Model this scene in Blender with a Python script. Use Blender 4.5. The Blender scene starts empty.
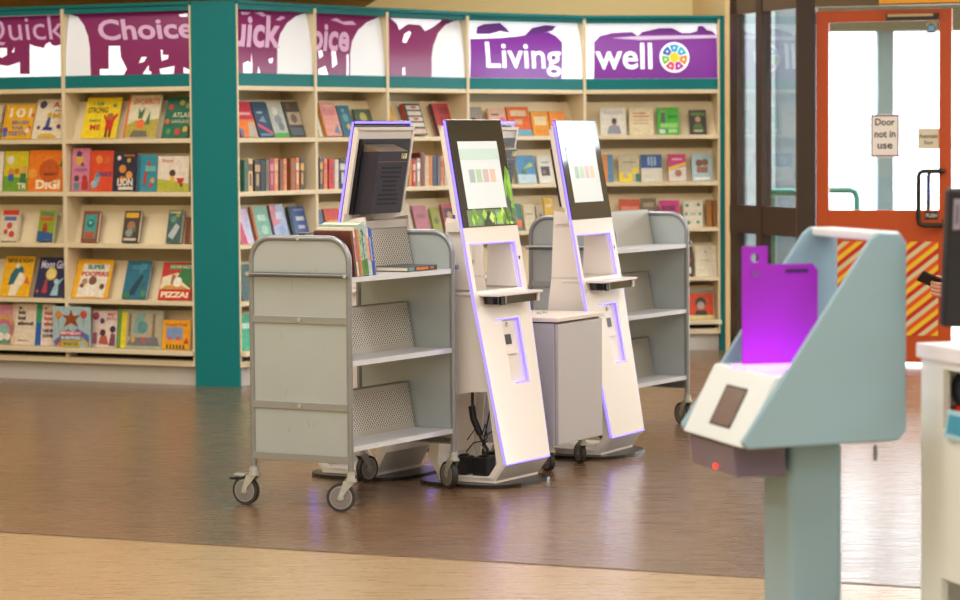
import bpy, bmesh, math, random
from mathutils import Vector, Matrix, Euler
random.seed(7)
R = math.radians
scene = bpy.context.scene
COL = scene.collection

# ------------------------------------------------------------------ camera
FPX, W, H = 2750.0, 960.0, 600.0
CAMZ = 1.6
PITCH = math.atan(162.0 / FPX)
ROLL = -0.0075
cam_rot = Matrix.Rotation(R(90) - PITCH, 3, 'X') @ Matrix.Rotation(ROLL, 3, 'Z')
cd = bpy.data.cameras.new('camera')
cam = bpy.data.objects.new('camera', cd)
COL.objects.link(cam)
cam.location = (0, 0, CAMZ)
cam.rotation_euler = cam_rot.to_euler()
cd.sensor_width = 36.0
cd.lens = FPX * 36.0 / W
cd.clip_end = 200
cd.dof.use_dof = True
cd.dof.focus_distance = 12.1
cd.dof.aperture_fstop = 4.2
scene.camera = cam

def ray(px, py):
    return (cam_rot @ Vector(((px - W / 2) / FPX, -(py - H / 2) / FPX, -1.0))).normalized()

def on_z(px, py, z):
    d = ray(px, py)
    return Vector((0, 0, CAMZ)) + d * ((z - CAMZ) / d.z)

def on_y(px, py, y):
    d = ray(px, py)
    return Vector((0, 0, CAMZ)) + d * (y / d.y)

# ------------------------------------------------------------------ materials
_mats = {}
def srgb(c):
    if isinstance(c, str):
        c = c.lstrip('#')
        c = [int(c[i:i + 2], 16) / 255 for i in (0, 2, 4)]
    return [(v / 12.92 if v <= 0.04045 else ((v + 0.055) / 1.055) ** 2.4) for v in c] + [1]

def mat(color, rough=0.5, metal=0.0, emit=0.0, spec=0.5, coat=0.0, alpha=None, trans=0.0, noise=0.0, ecol=None, nscale=6.0):
    key = (color if isinstance(color, str) else tuple(color), rough, metal, emit, spec, coat, trans, noise, ecol, nscale)
    if key in _mats:
        return _mats[key]
    m = bpy.data.materials.new('paint_' + str(len(_mats)))
    m.use_nodes = True
    nt = m.node_tree
    b = nt.nodes['Principled BSDF']
    c = srgb(color)
    b.inputs['Base Color'].default_value = c
    b.inputs['Roughness'].default_value = rough
    b.inputs['Metallic'].default_value = metal
    b.inputs['Specular IOR Level'].default_value = spec
    b.inputs['Coat Weight'].default_value = coat
    b.inputs['Coat Roughness'].default_value = 0.08
    b.inputs['Transmission Weight'].default_value = trans
    if emit:
        b.inputs['Emission Color'].default_value = srgb(ecol) if ecol else c
        b.inputs['Emission Strength'].default_value = emit
    if noise:
        tc = nt.nodes.new('ShaderNodeTexCoord')
        n = nt.nodes.new('ShaderNodeTexNoise')
        n.inputs['Scale'].default_value = nscale
        n.inputs['Detail'].default_value = 6
        nt.links.new(tc.outputs['Object'], n.inputs['Vector'])
        mr = nt.nodes.new('ShaderNodeMapRange')
        mr.inputs['To Min'].default_value = 1 - noise
        mr.inputs['To Max'].default_value = 1 + noise
        nt.links.new(n.outputs['Fac'], mr.inputs['Value'])
        mx = nt.nodes.new('ShaderNodeMix')
        mx.data_type = 'RGBA'
        mx.blend_type = 'MULTIPLY'
        mx.inputs[0].default_value = 1
        mx.inputs[6].default_value = c
        nt.links.new(mr.outputs['Result'], mx.inputs[7])
        nt.links.new(mx.outputs[2], b.inputs['Base Color'])
    _mats[key] = m
    return m

def perforated(color, hole, pitch=0.012, rad=0.32, metal=0.3):
    m = bpy.data.materials.new('perforated_sheet')
    m.use_nodes = True
    nt = m.node_tree
    b = nt.nodes['Principled BSDF']
    b.inputs['Roughness'].default_value = 0.42
    b.inputs['Metallic'].default_value = metal
    tc = nt.nodes.new('ShaderNodeTexCoord')
    sep = nt.nodes.new('ShaderNodeSeparateXYZ')
    nt.links.new(tc.outputs['Object'], sep.inputs[0])
    com = nt.nodes.new('ShaderNodeCombineXYZ')
    nt.links.new(sep.outputs['Y'], com.inputs[0])
    nt.links.new(sep.outputs['Z'], com.inputs[1])
    mp = nt.nodes.new('ShaderNodeMapping')
    mp.inputs['Rotation'].default_value = (0, 0, R(45))
    mp.inputs['Scale'].default_value = (1 / pitch, 1 / pitch, 1)
    nt.links.new(com.outputs[0], mp.inputs['Vector'])
    fr = nt.nodes.new('ShaderNodeVectorMath'); fr.operation = 'FRACTION'
    nt.links.new(mp.outputs[0], fr.inputs[0])
    sb = nt.nodes.new('ShaderNodeVectorMath'); sb.operation = 'SUBTRACT'
    sb.inputs[1].default_value = (0.5, 0.5, 0)
    nt.links.new(fr.outputs[0], sb.inputs[0])
    ln = nt.nodes.new('ShaderNodeVectorMath'); ln.operation = 'LENGTH'
    nt.links.new(sb.outputs[0], ln.inputs[0])
    lt = nt.nodes.new('ShaderNodeMath'); lt.operation = 'LESS_THAN'
    lt.inputs[1].default_value = rad
    nt.links.new(ln.outputs['Value'], lt.inputs[0])
    mx = nt.nodes.new('ShaderNodeMix'); mx.data_type = 'RGBA'
    mx.inputs[6].default_value = srgb(color)
    mx.inputs[7].default_value = srgb(hole)
    nt.links.new(lt.outputs[0], mx.inputs[0])
    nt.links.new(mx.outputs[2], b.inputs['Base Color'])
    return m

def glass_mat(tint, opac_rough=0.02, facing_dark=None):
    """thin glazing: mostly see-through with a mirror reflection"""
    m = bpy.data.materials.new('thin_glass')
    m.use_nodes = True
    nt = m.node_tree
    nt.nodes.remove(nt.nodes['Principled BSDF'])
    out = nt.nodes['Material Output']
    t = nt.nodes.new('ShaderNodeBsdfTransparent')
    t.inputs['Color'].default_value = srgb(tint)
    g = nt.nodes.new('ShaderNodeBsdfGlossy')
    g.inputs['Roughness'].default_value = opac_rough
    ge_ = nt.nodes.new('ShaderNodeNewGeometry')
    dt = nt.nodes.new('ShaderNodeVectorMath'); dt.operation = 'DOT_PRODUCT'
    nt.links.new(ge_.outputs['Normal'], dt.inputs[0]); nt.links.new(ge_.outputs['Incoming'], dt.inputs[1])
    ab = nt.nodes.new('ShaderNodeMath'); ab.operation = 'ABSOLUTE'; nt.links.new(dt.outputs['Value'], ab.inputs[0])
    om = nt.nodes.new('ShaderNodeMath'); om.operation = 'SUBTRACT'; om.inputs[0].default_value = 1; nt.links.new(ab.outputs[0], om.inputs[1])
    pw = nt.nodes.new('ShaderNodeMath'); pw.operation = 'POWER'; pw.inputs[1].default_value = 5; nt.links.new(om.outputs[0], pw.inputs[0])
    f = nt.nodes.new('ShaderNodeMath'); f.operation = 'MULTIPLY_ADD'; f.inputs[1].default_value = .95; f.inputs[2].default_value = .05; nt.links.new(pw.outputs[0], f.inputs[0])
    ms = nt.nodes.new('ShaderNodeMixShader')
    nt.links.new(f.outputs[0], ms.inputs[0])
    nt.links.new(t.outputs[0], ms.inputs[1])
    nt.links.new(g.outputs[0], ms.inputs[2])
    nt.links.new(ms.outputs[0], out.inputs['Surface'])
    return m

def floor_mat(base, dark, rough):
    m = bpy.data.materials.new('wood_vinyl')
    m.use_nodes = True
    nt = m.node_tree
    b = nt.nodes['Principled BSDF']
    tc = nt.nodes.new('ShaderNodeTexCoord')
    mp = nt.nodes.new('ShaderNodeMapping')
    mp.inputs['Scale'].default_value = (1.5, 14, 1)
    nt.links.new(tc.outputs['Object'], mp.inputs['Vector'])
    n = nt.nodes.new('ShaderNodeTexNoise')
    n.inputs['Scale'].default_value = 2.2
    n.inputs['Detail'].default_value = 8
    n.inputs['Roughness'].default_value = 0.65
    nt.links.new(mp.outputs[0], n.inputs['Vector'])
    n2 = nt.nodes.new('ShaderNodeTexNoise')
    n2.inputs['Scale'].default_value = 0.7
    n2.inputs['Detail'].default_value = 3
    nt.links.new(tc.outputs['Object'], n2.inputs['Vector'])
    ad = nt.nodes.new('ShaderNodeMath'); ad.operation = 'MULTIPLY_ADD'
    ad.inputs[1].default_value = 0.5
    nt.links.new(n2.outputs['Fac'], ad.inputs[0])
    nt.links.new(n.outputs['Fac'], ad.inputs[2])
    cr = nt.nodes.new('ShaderNodeValToRGB')
    cr.color_ramp.elements[0].position = 0.5
    cr.color_ramp.elements[1].position = 1.0
    cr.color_ramp.elements[0].color = srgb(dark)
    cr.color_ramp.elements[1].color = srgb(base)
    nt.links.new(ad.outputs[0], cr.inputs['Fac'])
    nt.links.new(cr.outputs['Color'], b.inputs['Base Color'])
    mr = nt.nodes.new('ShaderNodeMapRange')
    mr.inputs['From Min'].default_value = 0.3
    mr.inputs['From Max'].default_value = 0.7
    mr.inputs['To Min'].default_value = rough - 0.05
    mr.inputs['To Max'].default_value = rough + 0.1
    nt.links.new(n.outputs['Fac'], mr.inputs['Value'])
    nt.links.new(mr.outputs['Result'], b.inputs['Roughness'])
    bp = nt.nodes.new('ShaderNodeBump')
    bp.inputs['Strength'].default_value = 0.05
    bp.inputs['Distance'].default_value = 0.01
    nt.links.new(n.outputs['Fac'], bp.inputs['Height'])
    nt.links.new(bp.outputs[0], b.inputs['Normal'])
    b.inputs['Coat Weight'].default_value = 0.42
    b.inputs['Coat Roughness'].default_value = 0.24
    return m

# ------------------------------------------------------------------ mesh builder
_txt = {}
def text_mesh(s, bold=0.0, shear=0.0):
    key = (s, bold, shear)
    if key in _txt:
        return _txt[key]
    c = bpy.data.curves.new('t', 'FONT')
    c.body = s
    c.resolution_u = 3
    c.offset = bold
    c.shear = shear
    c.fill_mode = 'FRONT'
    o = bpy.data.objects.new('t', c)
    COL.objects.link(o)
    dg = bpy.context.evaluated_depsgraph_get()
    me = bpy.data.meshes.new_from_object(o.evaluated_get(dg))
    vs = [(v.co.x, v.co.y) for v in me.vertices]
    fs = [tuple(p.vertices) for p in me.polygons]
    bpy.data.objects.remove(o)
    bpy.data.curves.remove(c)
    bpy.data.meshes.remove(me)
    _txt[key] = (vs, fs)
    return _txt[key]

class MB:
    def __init__(s):
        s.v = []; s.f = []; s.m = []; s.mats = []; s.sm = []
    def mi(s, m):
        if m not in s.mats:
            s.mats.append(m)
        return s.mats.index(m)
    def add(s, vs, fs, m, M=None, smooth=False):
        o = len(s.v)
        for p in vs:
            p = Vector(p)
            s.v.append(M @ p if M else p)
        k = s.mi(m)
        for f in fs:
            s.f.append([i + o for i in f]); s.m.append(k); s.sm.append(smooth)
    def box(s, x0, x1, y0, y1, z0, z1, m, M=None):
        vs = [(x, y, z) for x in (x0, x1) for y in (y0, y1) for z in (z0, z1)]
        fs = [(0, 1, 3, 2), (4, 6, 7, 5), (0, 4, 5, 1), (2, 3, 7, 6), (0, 2, 6, 4), (1, 5, 7, 3)]
        s.add(vs, fs, m, M)
    def prism_x(s, poly, x0, x1, m, M=None):
        """poly is (y, z) pairs, extruded along x"""
        n = len(poly)
        vs = [(x0, a, b) for a, b in poly] + [(x1, a, b) for a, b in poly]
        fs = [tuple(range(n))[::-1], tuple(range(n, 2 * n))] + [(i, (i + 1) % n, n + (i + 1) % n, n + i) for i in range(n)]
        s.add(vs, fs, m, M)
    def prism_y(s, poly, y0, y1, m, M=None):
        """poly is (x, z) pairs, extruded along y"""
        n = len(poly)
        vs = [(a, y0, b) for a, b in poly] + [(a, y1, b) for a, b in poly]
        fs = [tuple(range(n)), tuple(range(n, 2 * n))[::-1]] + [(i, n + i, n + (i + 1) % n, (i + 1) % n) for i in range(n)]
        s.add(vs, fs, m, M)
    def prism_z(s, poly, z0, z1, m, M=None):
        n = len(poly)
        vs = [(a, b, z0) for a, b in poly] + [(a, b, z1) for a, b in poly]
        fs = [tuple(range(n))[::-1], tuple(range(n, 2 * n))] + [(i, (i + 1) % n, n + (i + 1) % n, n + i) for i in range(n)]
        s.add(vs, fs, m, M)
    def hexa(s, b, t, m, M=None):
        """b and t: four bottom and four top corners"""
        s.add(list(b) + list(t), [(3, 2, 1, 0), (4, 5, 6, 7)] + [(i, (i + 1) % 4, 4 + (i + 1) % 4, 4 + i) for i in range(4)], m, M)
    def cyl(s, p0, p1, r, m, seg=16, M=None, r1=None):
        s.tube([p0, p1], r, m, seg, M, r1=r1, smooth=True)
    def tube(s, path, r, m, seg=10, M=None, r1=None, smooth=True):
        path = [Vector(p) for p in path]
        n = len(path)
        rings = []
        prev = None
        for i, p in enumerate(path):
            d = (path[min(i + 1, n - 1)] - path[max(i - 1, 0)]).normalized()
            a = Vector((0, 0, 1)) if abs(d.z) < 0.9 else Vector((1, 0, 0))
            if prev is not None:
                a = prev
            x = (a - d * a.dot(d)).normalized()
            prev = x
            y = d.cross(x)
            rr = r if (r1 is None or i == 0) else r1
            rings.append([p + (x * math.cos(2 * math.pi * k / seg) + y * math.sin(2 * math.pi * k / seg)) * rr for k in range(seg)])
        vs = [q for ring in rings for q in ring]
        fs = []
        for i in range(n - 1):
            for k in range(seg):
                fs.append((i * seg + k, i * seg + (k + 1) % seg, (i + 1) * seg + (k + 1) % seg, (i + 1) * seg + k))
        s.add(vs, fs, m, M, smooth)
        s.add(rings[0], [tuple(range(seg))[::-1]], m, M)
        s.add(rings[-1], [tuple(range(seg))], m, M)
    def poly_y(s, pts, y, m, M=None):
        """flat polygon of (x, z) facing -y"""
        s.add([(a, y, b) for a, b in pts], [tuple(range(len(pts)))], m, M)
    def disc_y(s, cx, cz, r, y, m, M=None, seg=20, rz=None):
        rz = rz or r
        s.poly_y([(cx + r * math.cos(2 * math.pi * k / seg), cz + rz * math.sin(2 * math.pi * k / seg)) for k in range(seg)], y, m, M)
    def text_y(s, t, x0, x1, z0, z1, y, m, bold=0.0, shear=0.0, M=None, keep=False):
        """text filling the box x0..x1, z0..z1 on a plane facing -y"""
        vs, fs = text_mesh(t, bold, shear)
        if not vs:
            return
        ax, bx = min(v[0] for v in vs), max(v[0] for v in vs)
        az, bz = min(v[1] for v in vs), max(v[1] for v in vs)
        sx = (x1 - x0) / (bx - ax); sz = (z1 - z0) / max(bz - az, 1e-6)
        if keep:
            k = min(sx, sz)
            x0 = (x0 + x1) / 2 - k * (bx - ax) / 2; z0 = (z0 + z1) / 2 - k * (bz - az) / 2
            sx = sz = k
        s.add([(x0 + (a - ax) * sx, y, z0 + (b - az) * sz) for a, b in vs], fs, m, M)
    def build(s, name, parent=None, bevel=0.0, loc=None, rot=None, seg=2):
        me = bpy.data.meshes.new(name)
        me.from_pydata([tuple(p) for p in s.v], [], s.f)
        for m in s.mats:
            me.materials.append(m)
        me.polygons.foreach_set('material_index', s.m)
        me.polygons.foreach_set('use_smooth', s.sm)
        me.update()
        o = bpy.data.objects.new(name, me)
        COL.objects.link(o)
        if parent:
            o.parent = parent
        if loc is not None:
            o.location = loc
        if rot is not None:
            o.rotation_euler = rot
        if bevel:
            b = o.modifiers.new('bevel', 'BEVEL')
            b.width = bevel; b.segments = seg; b.limit_method = 'ANGLE'; b.angle_limit = R(40)
        return o

def tag(o, label, cat, group=None, kind=None):
    o['label'] = label
    o['category'] = cat
    if group: o['group'] = group
    if kind: o['kind'] = kind
    return o

def thing(name, label, cat, loc=(0, 0, 0), rz=0.0, group=None):
    o = bpy.data.objects.new(name, None)
    o.empty_display_size = 0.1
    COL.objects.link(o)
    o.location = loc
    o.rotation_euler = (0, 0, rz)
    return tag(o, label, cat, group)

def structure(name, mb, label=None, cat=None, bevel=0, loc=None, rot=None):
    o = mb.build(name, bevel=bevel, loc=loc, rot=rot)
    o['kind'] = 'structure'
    if label: o['label'] = label
    if cat: o['category'] = cat
    return o

def dup_tree(o, parent=None):
    c = o.copy()
    COL.objects.link(c)
    if parent: c.parent = parent
    for ch in list(o.children):
        dup_tree(ch, c)
    return c

# ------------------------------------------------------------------ shared paints
CREAM = mat('#e9d9b4', 0.45)
CREAM_IN = mat('#e2d2ae', 0.55)
TEAL = mat('#047a7c', 0.5, spec=0.3)
PLINTH = mat('#cfcac0', 0.5)
DARK = mat('#15130f', 0.6)
WHITE = mat('#f2f1ee', 0.5)
KWHITE = mat('#f1e9e2', 0.22, coat=0.4)
KSIDE = mat('#efe7dd', 0.42)
BLACKG = mat('#0d0d10', 0.06, coat=0.6)
BLACKP = mat('#151418', 0.45)
LED = mat('#6a5cff', 0.4, emit=2.8)
STEEL = mat('#a9abad', 0.34, metal=0.75)
TROLLEY = mat('#aeb7b6', 0.38, metal=0.15, noise=0.06)
TROLLEY_FR = mat('#979da2', 0.3, metal=0.6, noise=0.1)
TROLLEY_SH = mat('#cdcfd4', 0.3, metal=0.25)
PERF = perforated('#c2bdb2', '#4b463e', 0.0135, 0.33, 0.25)
CHROME = mat('#c6cdca', 0.25, metal=0.55)
RUBBER = mat('#34332f', 0.65)
HUB = mat('#7e7a76', 0.5)

# ------------------------------------------------------------------ room shell
FLB = floor_mat('#7d5b3e', '#634a32', 0.25)
FLL = floor_mat('#b09269', '#a3865d', 0.27)
bA, bB = on_z(0, 532, 0), on_z(960, 590, 0)
bd = (bB - bA).normalized()
e0, e1 = bA - bd * 14, bB + bd * 16
fl = MB()
fl.add([(e0.x, e0.y, 0), (e1.x, e1.y, 0), (14, 26, 0), (-14, 26, 0)], [(0, 1, 2, 3)], FLB)
structure('floor', fl)
fl = MB()
fl.add([(e0.x, -9, 0), (e1.x, -9, 0), (e1.x, e1.y, 0), (e0.x, e0.y, 0)], [(0, 1, 2, 3)], FLL)
structure('floor_front', fl)
nb = Vector((-bd.y, bd.x, 0)) * 0.012
fl = MB()
fl.add([e0 - nb + Vector((0, 0, .002)), e1 - nb + Vector((0, 0, .002)), e1 + nb + Vector((0, 0, .002)), e0 + nb + Vector((0, 0, .002))], [(0, 1, 2, 3)], mat('#6a5038', 0.5))
structure('trim_1', fl)

WALLC = mat('#e6d7a0', 0.7)
m = MB(); m.box(-14, 1.86, 21.6, 21.75, 0, 4.2, WALLC); structure('wall_back', m)
m = MB(); m.box(-8.2, -8, -9, 21.6, 0, 4.2, WALLC); structure('wall_left', m)
m = MB(); m.box(-8, 10, -9.2, -9, 0, 4.2, WALLC); structure('wall_rear', m)
m = MB(); m.box(9.2, 9.4, -9, 17.0, 0, 4.2, WALLC); structure('wall_right', m)
m = MB(); m.box(-8.2, 9.4, -9.2, 21.75, 4.2, 4.3, mat('#efece2', 0.8)); structure('ceiling', m)

# ------------------------------------------------------------------ bookcases
ZT = 2.497
LEDGES = [1.949, 1.612, 1.264, 0.922, 0.552, 0.228]
DEPTH = 0.31

def plan(px, Z, py=190):
    p = on_y(px, py, Z)
    return Vector((p.x, p.y, 0))

class Bay:
    def __init__(s, A, B):
        s.A = Vector((A.x, A.y, 0)); s.B = Vector((B.x, B.y, 0))
        d = s.B - s.A
        s.w = d.length
        s.th = math.atan2(d.y, d.x)
        s.M = Matrix.Translation(s.A) @ Matrix.Rotation(s.th, 4, 'Z')
        s.Mi = s.M.inverted()
    def uz(s, px, py, off=0.0):
        """pixel -> (u, z) on the vertical plane at depth off behind the front"""
        o = s.Mi @ Vector((0, 0, CAMZ))
        d = s.Mi.to_3x3() @ ray(px, py)
        t = (off - o.y) / d.y
        p = o + d * t
        return p.x, p.z

def bookcase(bay, label, slopes=(1, 2, 3, 4, 5), panel_l=True, panel_r=True, dsl=None):
    t = thing('bookcase', label, 'bookcase', bay.A, bay.th, 'cream bookcases around the corner')
    w, T = bay.w, 0.013
    for x in (0, w - T):
        m = MB(); m.box(x, x + T, -0.006, DEPTH, 0.125, ZT - 0.025, CREAM)
        if x == 0:
            pass
        m.build('side_panel', t, 0.002)
    m = MB(); m.box(T, w - T, DEPTH - 0.012, DEPTH, 0.13, ZT, CREAM_IN); m.build('back_panel', t)
    m = MB(); m.box(0.0, w, 0.05, 0.07, 0.0, 0.14, PLINTH); m.build('plinth', t)
    m = MB(); m.box(T, w - T, 0.0, DEPTH - .013, 0.125, 0.163, CREAM); m.build('bottom_board', t, 0.002)
    m = MB(); m.box(T, w - T, 0.10, 0.11, 0.163, 0.197, DARK); m.build('painted_gap_shade', t)  # dark strip painting in the shade between lowest shelf and bottom board
    for z in LEDGES:
        m = MB(); m.box(T if z > .3 else 0, w - T if z > .3 else w, -0.045 if z < .3 else (-0.004 if z < 1.9 else 0.0), DEPTH - .013, z - 0.03, z, CREAM); m.build('shelf', t, 0.003)
    for k in slopes:
        z = LEDGES[k]
        tl = R(20)
        m = MB()
        y0 = 0.085
        hh = 0.25
        m.hexa([(T, y0, z), (w - T, y0, z), (w - T, y0 + .008, z), (T, y0 + .008, z)],
               [(T, y0 + hh * math.tan(tl), z + hh), (w - T, y0 + hh * math.tan(tl), z + hh), (w - T, y0 + .008 + hh * math.tan(tl), z + hh), (T, y0 + .008 + hh * math.tan(tl), z + hh)], CREAM)
        m.build('display_slope', t)
    # teal header boards
    m = MB()
    m.box(T, w - T, 0.004, 0.03, 2.03 - 0.081, 2.03, TEAL)
    m.build('lower_header', t)
    m = MB()
    m.box(T, w - T, 0.004, 0.03, 2.44, ZT - 0.02, TEAL)
    m.box(-0.0, w, -0.012, DEPTH, ZT - 0.02, ZT, TEAL)
    m.build('upper_header', t)
    return t

LAm = plan(64.5, 18.295)
L_dir = (plan(192, 17.86) - plan(1, 18.52)).normalized()
pL0 = plan(65, 18.295)
lenLB = (plan(193, 17.86) - pL0).length
P_LA = pL0 - L_dir * lenLB
BAYS = {
    'A': Bay(P_LA, pL0), 'B': Bay(pL0, plan(193, 17.86)),
    'C': Bay(plan(238, 17.75), plan(316.5, 18.4)), 'D': Bay(plan(316.5, 18.4), plan(388.5, 19.0)),
    'E': Bay(plan(388.5, 19.0), plan(468.5, 19.7)), 'F': Bay(plan(468.5, 19.7), plan(585, 20.4)),
    'G': Bay(plan(585, 20.4), plan(720, 20.55)),
}
CASES = {}
names = {'A': 'cream bookcase under the Quick sign, cut off by the photo edge',
         'B': 'cream bookcase under the Choice sign with face-out picture books',
         'C': 'cream bookcase under the cut-off uick sign beside the teal panel',
         'D': 'cream bookcase under the cut-off oice sign behind the screen back',
         'E': 'cream bookcase under the wordless purple and white sign',
         'F': 'cream bookcase under the white lettered Living sign',
         'G': 'cream bookcase under the well sign with the colour wheel'}
sl = {'A': (1, 2, 3, 4, 5), 'B': (1, 2, 3, 4, 5), 'C': (1, 3, 4, 5), 'D': (1, 3, 4, 5), 'E': (1, 3, 4, 5), 'F': (1, 2, 3, 4, 5), 'G': (1, 2, 3, 4, 5)}
for k, b in BAYS.items():
    CASES[k] = bookcase(b, names[k], sl[k])

# teal corner panel
pa, pb = plan(193.3, 17.855), plan(237.7, 17.745)
cb = Bay(pa, pb)
m = MB()
m.box(0.001, cb.w - 0.001, -0.004, 0.02, 0.0, ZT, TEAL)
tag(m.build('corner_panel', loc=cb.A, rot=(0, 0, cb.th)), 'tall plain teal panel covering the corner between two bookcase runs', 'panel')
# end strip + wall end right of bay G
ge = BAYS['G']
m = MB()
m.box(ge.w + .002, ge.w + 0.035, -0.002, DEPTH, 0.0, ZT, TEAL)
tag(m.build('end_panel', loc=ge.A, rot=(0, 0, ge.th)), 'narrow teal end panel closing the bookcase under the well sign', 'panel')
m = MB()
m.box(ge.w + .036, ge.w + 0.075, -0.03, 1.5, 0.0, 4.2, mat('#d9c08c', 0.6))
structure('trim_2', m, loc=ge.A, rot=(0, 0, ge.th))

# ---- header signs (parts of the bookcases)
PLUM = mat('#84245f', 0.3, emit=0.16)
PURP = mat('#7d2f98', 0.3, emit=0.25)
LILAC = mat('#d9aed2', 0.4, emit=0.15)
SWHITE = mat('#f3f5fb', 0.35, emit=0.55)
SGREY = mat('#e4e7ea', 0.4, emit=0.25)

def clip(poly, xa, xb, za, zb):
    def cut(P, f):
        out = []
        for i in range(len(P)):
            a, b = P[i], P[(i + 1) % len(P)]
            fa, fb = f(a), f(b)
            if fa >= 0: out.append(a)
            if (fa >= 0) != (fb >= 0):
                tt = fa / (fa - fb); out.append((a[0] + (b[0] - a[0]) * tt, a[1] + (b[1] - a[1]) * tt))
        return out
    for f in (lambda p: p[0] - xa, lambda p: xb - p[0], lambda p: p[1] - za, lambda p: zb - p[1]):
        if poly: poly = cut(poly, f)
    return poly

SZ0, SZ1 = 2.03, 2.44
def sy_(z):      # the sign face curves back towards its top
    t = (z - SZ0) / (SZ1 - SZ0)
    return 0.012 + 0.05 * max(0, t) ** 2.2
def sn_(z):      # outward normal of the face in (y, z)
    d = (sy_(z + .004) - sy_(z - .004)) / .008
    v = Vector((-1, d)).normalized()
    return v
NST = 12
def curved(m, pts, lift, mt):
    for k in range(NST):
        z0 = SZ0 + (SZ1 - SZ0) * k / NST; z1 = SZ0 + (SZ1 - SZ0) * (k + 1) / NST
        P = clip(list(pts), -9, 9, z0, z1)
        if len(P) > 2:
            vs = []
            for x, z in P:
                n = sn_(z)
                vs.append((x, sy_(z) + n.x * lift, z + n.y * lift))
            m.add(vs, [tuple(range(len(vs)))], mt)

def sign(key, base, frame, layers, label):
    bay = BAYS[key]
    m = MB()
    prof = [(sy_(SZ0 + (SZ1 - SZ0) * k / NST), SZ0 + (SZ1 - SZ0) * k / NST) for k in range(NST + 1)]
    prof += [(.13, SZ1), (.13, SZ0)]
    m.prism_x(prof, 0.014, bay.w - 0.014, base)
    o = m.build('header_sign', CASES[key])
    o['label'] = label
    lift = 0.0
    for L in layers:
        lift += 0.0008
        mm = MB()
        if L[0] == 'poly':
            pts = []
            for x, y in L[1]:
                u, z = bay.uz(x, y, 0.012); u, z = bay.uz(x, y, sy_(z)); pts.append((min(max(u, .0145), bay.w - .0145), min(max(z, SZ0 + .001), SZ1 - .001)))
            a = sum(pts[i][0] * pts[(i + 1) % len(pts)][1] - pts[(i + 1) % len(pts)][0] * pts[i][1] for i in range(len(pts)))
            if a < 0: pts = pts[::-1]
            curved(mm, pts, lift, L[2])
            mm.build('sign_patch', o)
        elif L[0] == 'text':
            _, st_, x0, y0, x1, y1, mt, bold, shear = L
            u0, z0 = bay.uz(x0, y1, 0.014); u1, z1 = bay.uz(x1, y0, 0.04)
            t_ = MB()
            t_.text_y(st_, u0, u1, z0, z1, 0, mt, bold, shear)
            for f in t_.f:
                P = clip([(t_.v[i].x, t_.v[i].z) for i in f], .0145, bay.w - .0145, SZ0 + .001, SZ1 - .001)
                if len(P) > 2: curved(mm, P, lift + .001, mt)
            mm.build('lettering', o)
        elif L[0] == 'wheel':
            u, z = bay.uz(L[1], L[2], 0.03)
            r = L[3] * 20.0 / FPX
            circ = lambda cx, cz, rr, n: [(cx + rr * math.cos(2 * math.pi * k / n), cz + rr * math.sin(2 * math.pi * k / n)) for k in range(n)]
            curved(mm, circ(u, z, r, 32), lift + .001, SWHITE)
            cols = ['#2f9fd8', '#2467b8', '#7cc043', '#e2436a', '#b03aa0', '#f08a24', '#35b0c8']
            for k in range(7):
                a0 = math.pi / 2 + (k - .44) * 2 * math.pi / 7; a1 = a0 + 2 * math.pi / 7 * .88
                pts = [(u + .38 * r * math.cos(a), z + .38 * r * math.sin(a)) for a in (a1, a0)]
                pts += [(u + .86 * r * math.cos(a0 + (a1 - a0) * q / 4), z + .86 * r * math.sin(a0 + (a1 - a0) * q / 4)) for q in range(5)]
                curved(mm, pts, lift + .002, mat(cols[k], 0.4, emit=0.3))
                am = (a0 + a1) / 2
                curved(mm, circ(u + .62 * r * math.cos(am), z + .62 * r * math.sin(am), r * .07, 8), lift + .003, SWHITE)
            curved(mm, circ(u, z, .33 * r, 20), lift + .002, mat('#f5d327', 0.4, emit=0.3))
            mm.build('colour_wheel', o)

def clip_rect(x0, y0, x1, y1): return [(x0, y0), (x1, y0), (x1, y1), (x0, y1)]
sign('A', SWHITE, None, [
    ('poly', [(-70, 10), (62, 10), (62, 44), (56, 46), (52, 45), (50, 42), (46, 44), (44, 48), (34, 46), (30, 44), (30, 74), (20, 74), (20, 62), (8, 66), (-6, 64), (-70, 60)], PLUM),
    ('poly', [(0, 48), (7, 48), (7, 55), (2, 58), (0, 57)], SWHITE), ('poly', [(12, 52), (15, 47), (14, 53)], SWHITE),
    ('text', 'Quick', -22, 15, 66, 46, LILAC, 0.0, -0.22)], 'purple and white lit sign lettered Quick')
sign('B', PLUM, None, [
    ('poly', [(64, 12), (70, 13), (78, 17), (84, 25), (88, 36), (90, 48), (91, 76), (64, 77)], SGREY),
    ('poly', [(109, 46), (120, 46), (121, 57), (127, 69), (124, 75), (100, 75), (100, 69), (109, 69)], SWHITE),
    ('poly', [(139, 63), (142, 57), (147, 57), (144, 62)], SWHITE),
    ('poly', [(143, 74), (149, 65), (149, 71), (152, 72), (151, 75)], SWHITE),
    ('poly', [(161, 50), (163, 50), (163, 55), (169, 55), (168, 59), (162, 61)], SWHITE),
    ('poly', [(160, 69), (175, 66), (174, 74), (161, 74)], SWHITE), ('poly', [(184, 67), (190, 70), (190, 75), (184, 73)], SWHITE),
    ('poly', [(179, 15), (188, 13.5), (188, 17), (181, 17)], SWHITE), ('poly', [(103, 22), (108, 21), (107, 24)], SWHITE),
    ('text', 'Choice', 97, 17, 196, 41, LILAC, 0.025, -0.2)], 'purple lit sign lettered Choice')
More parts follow.
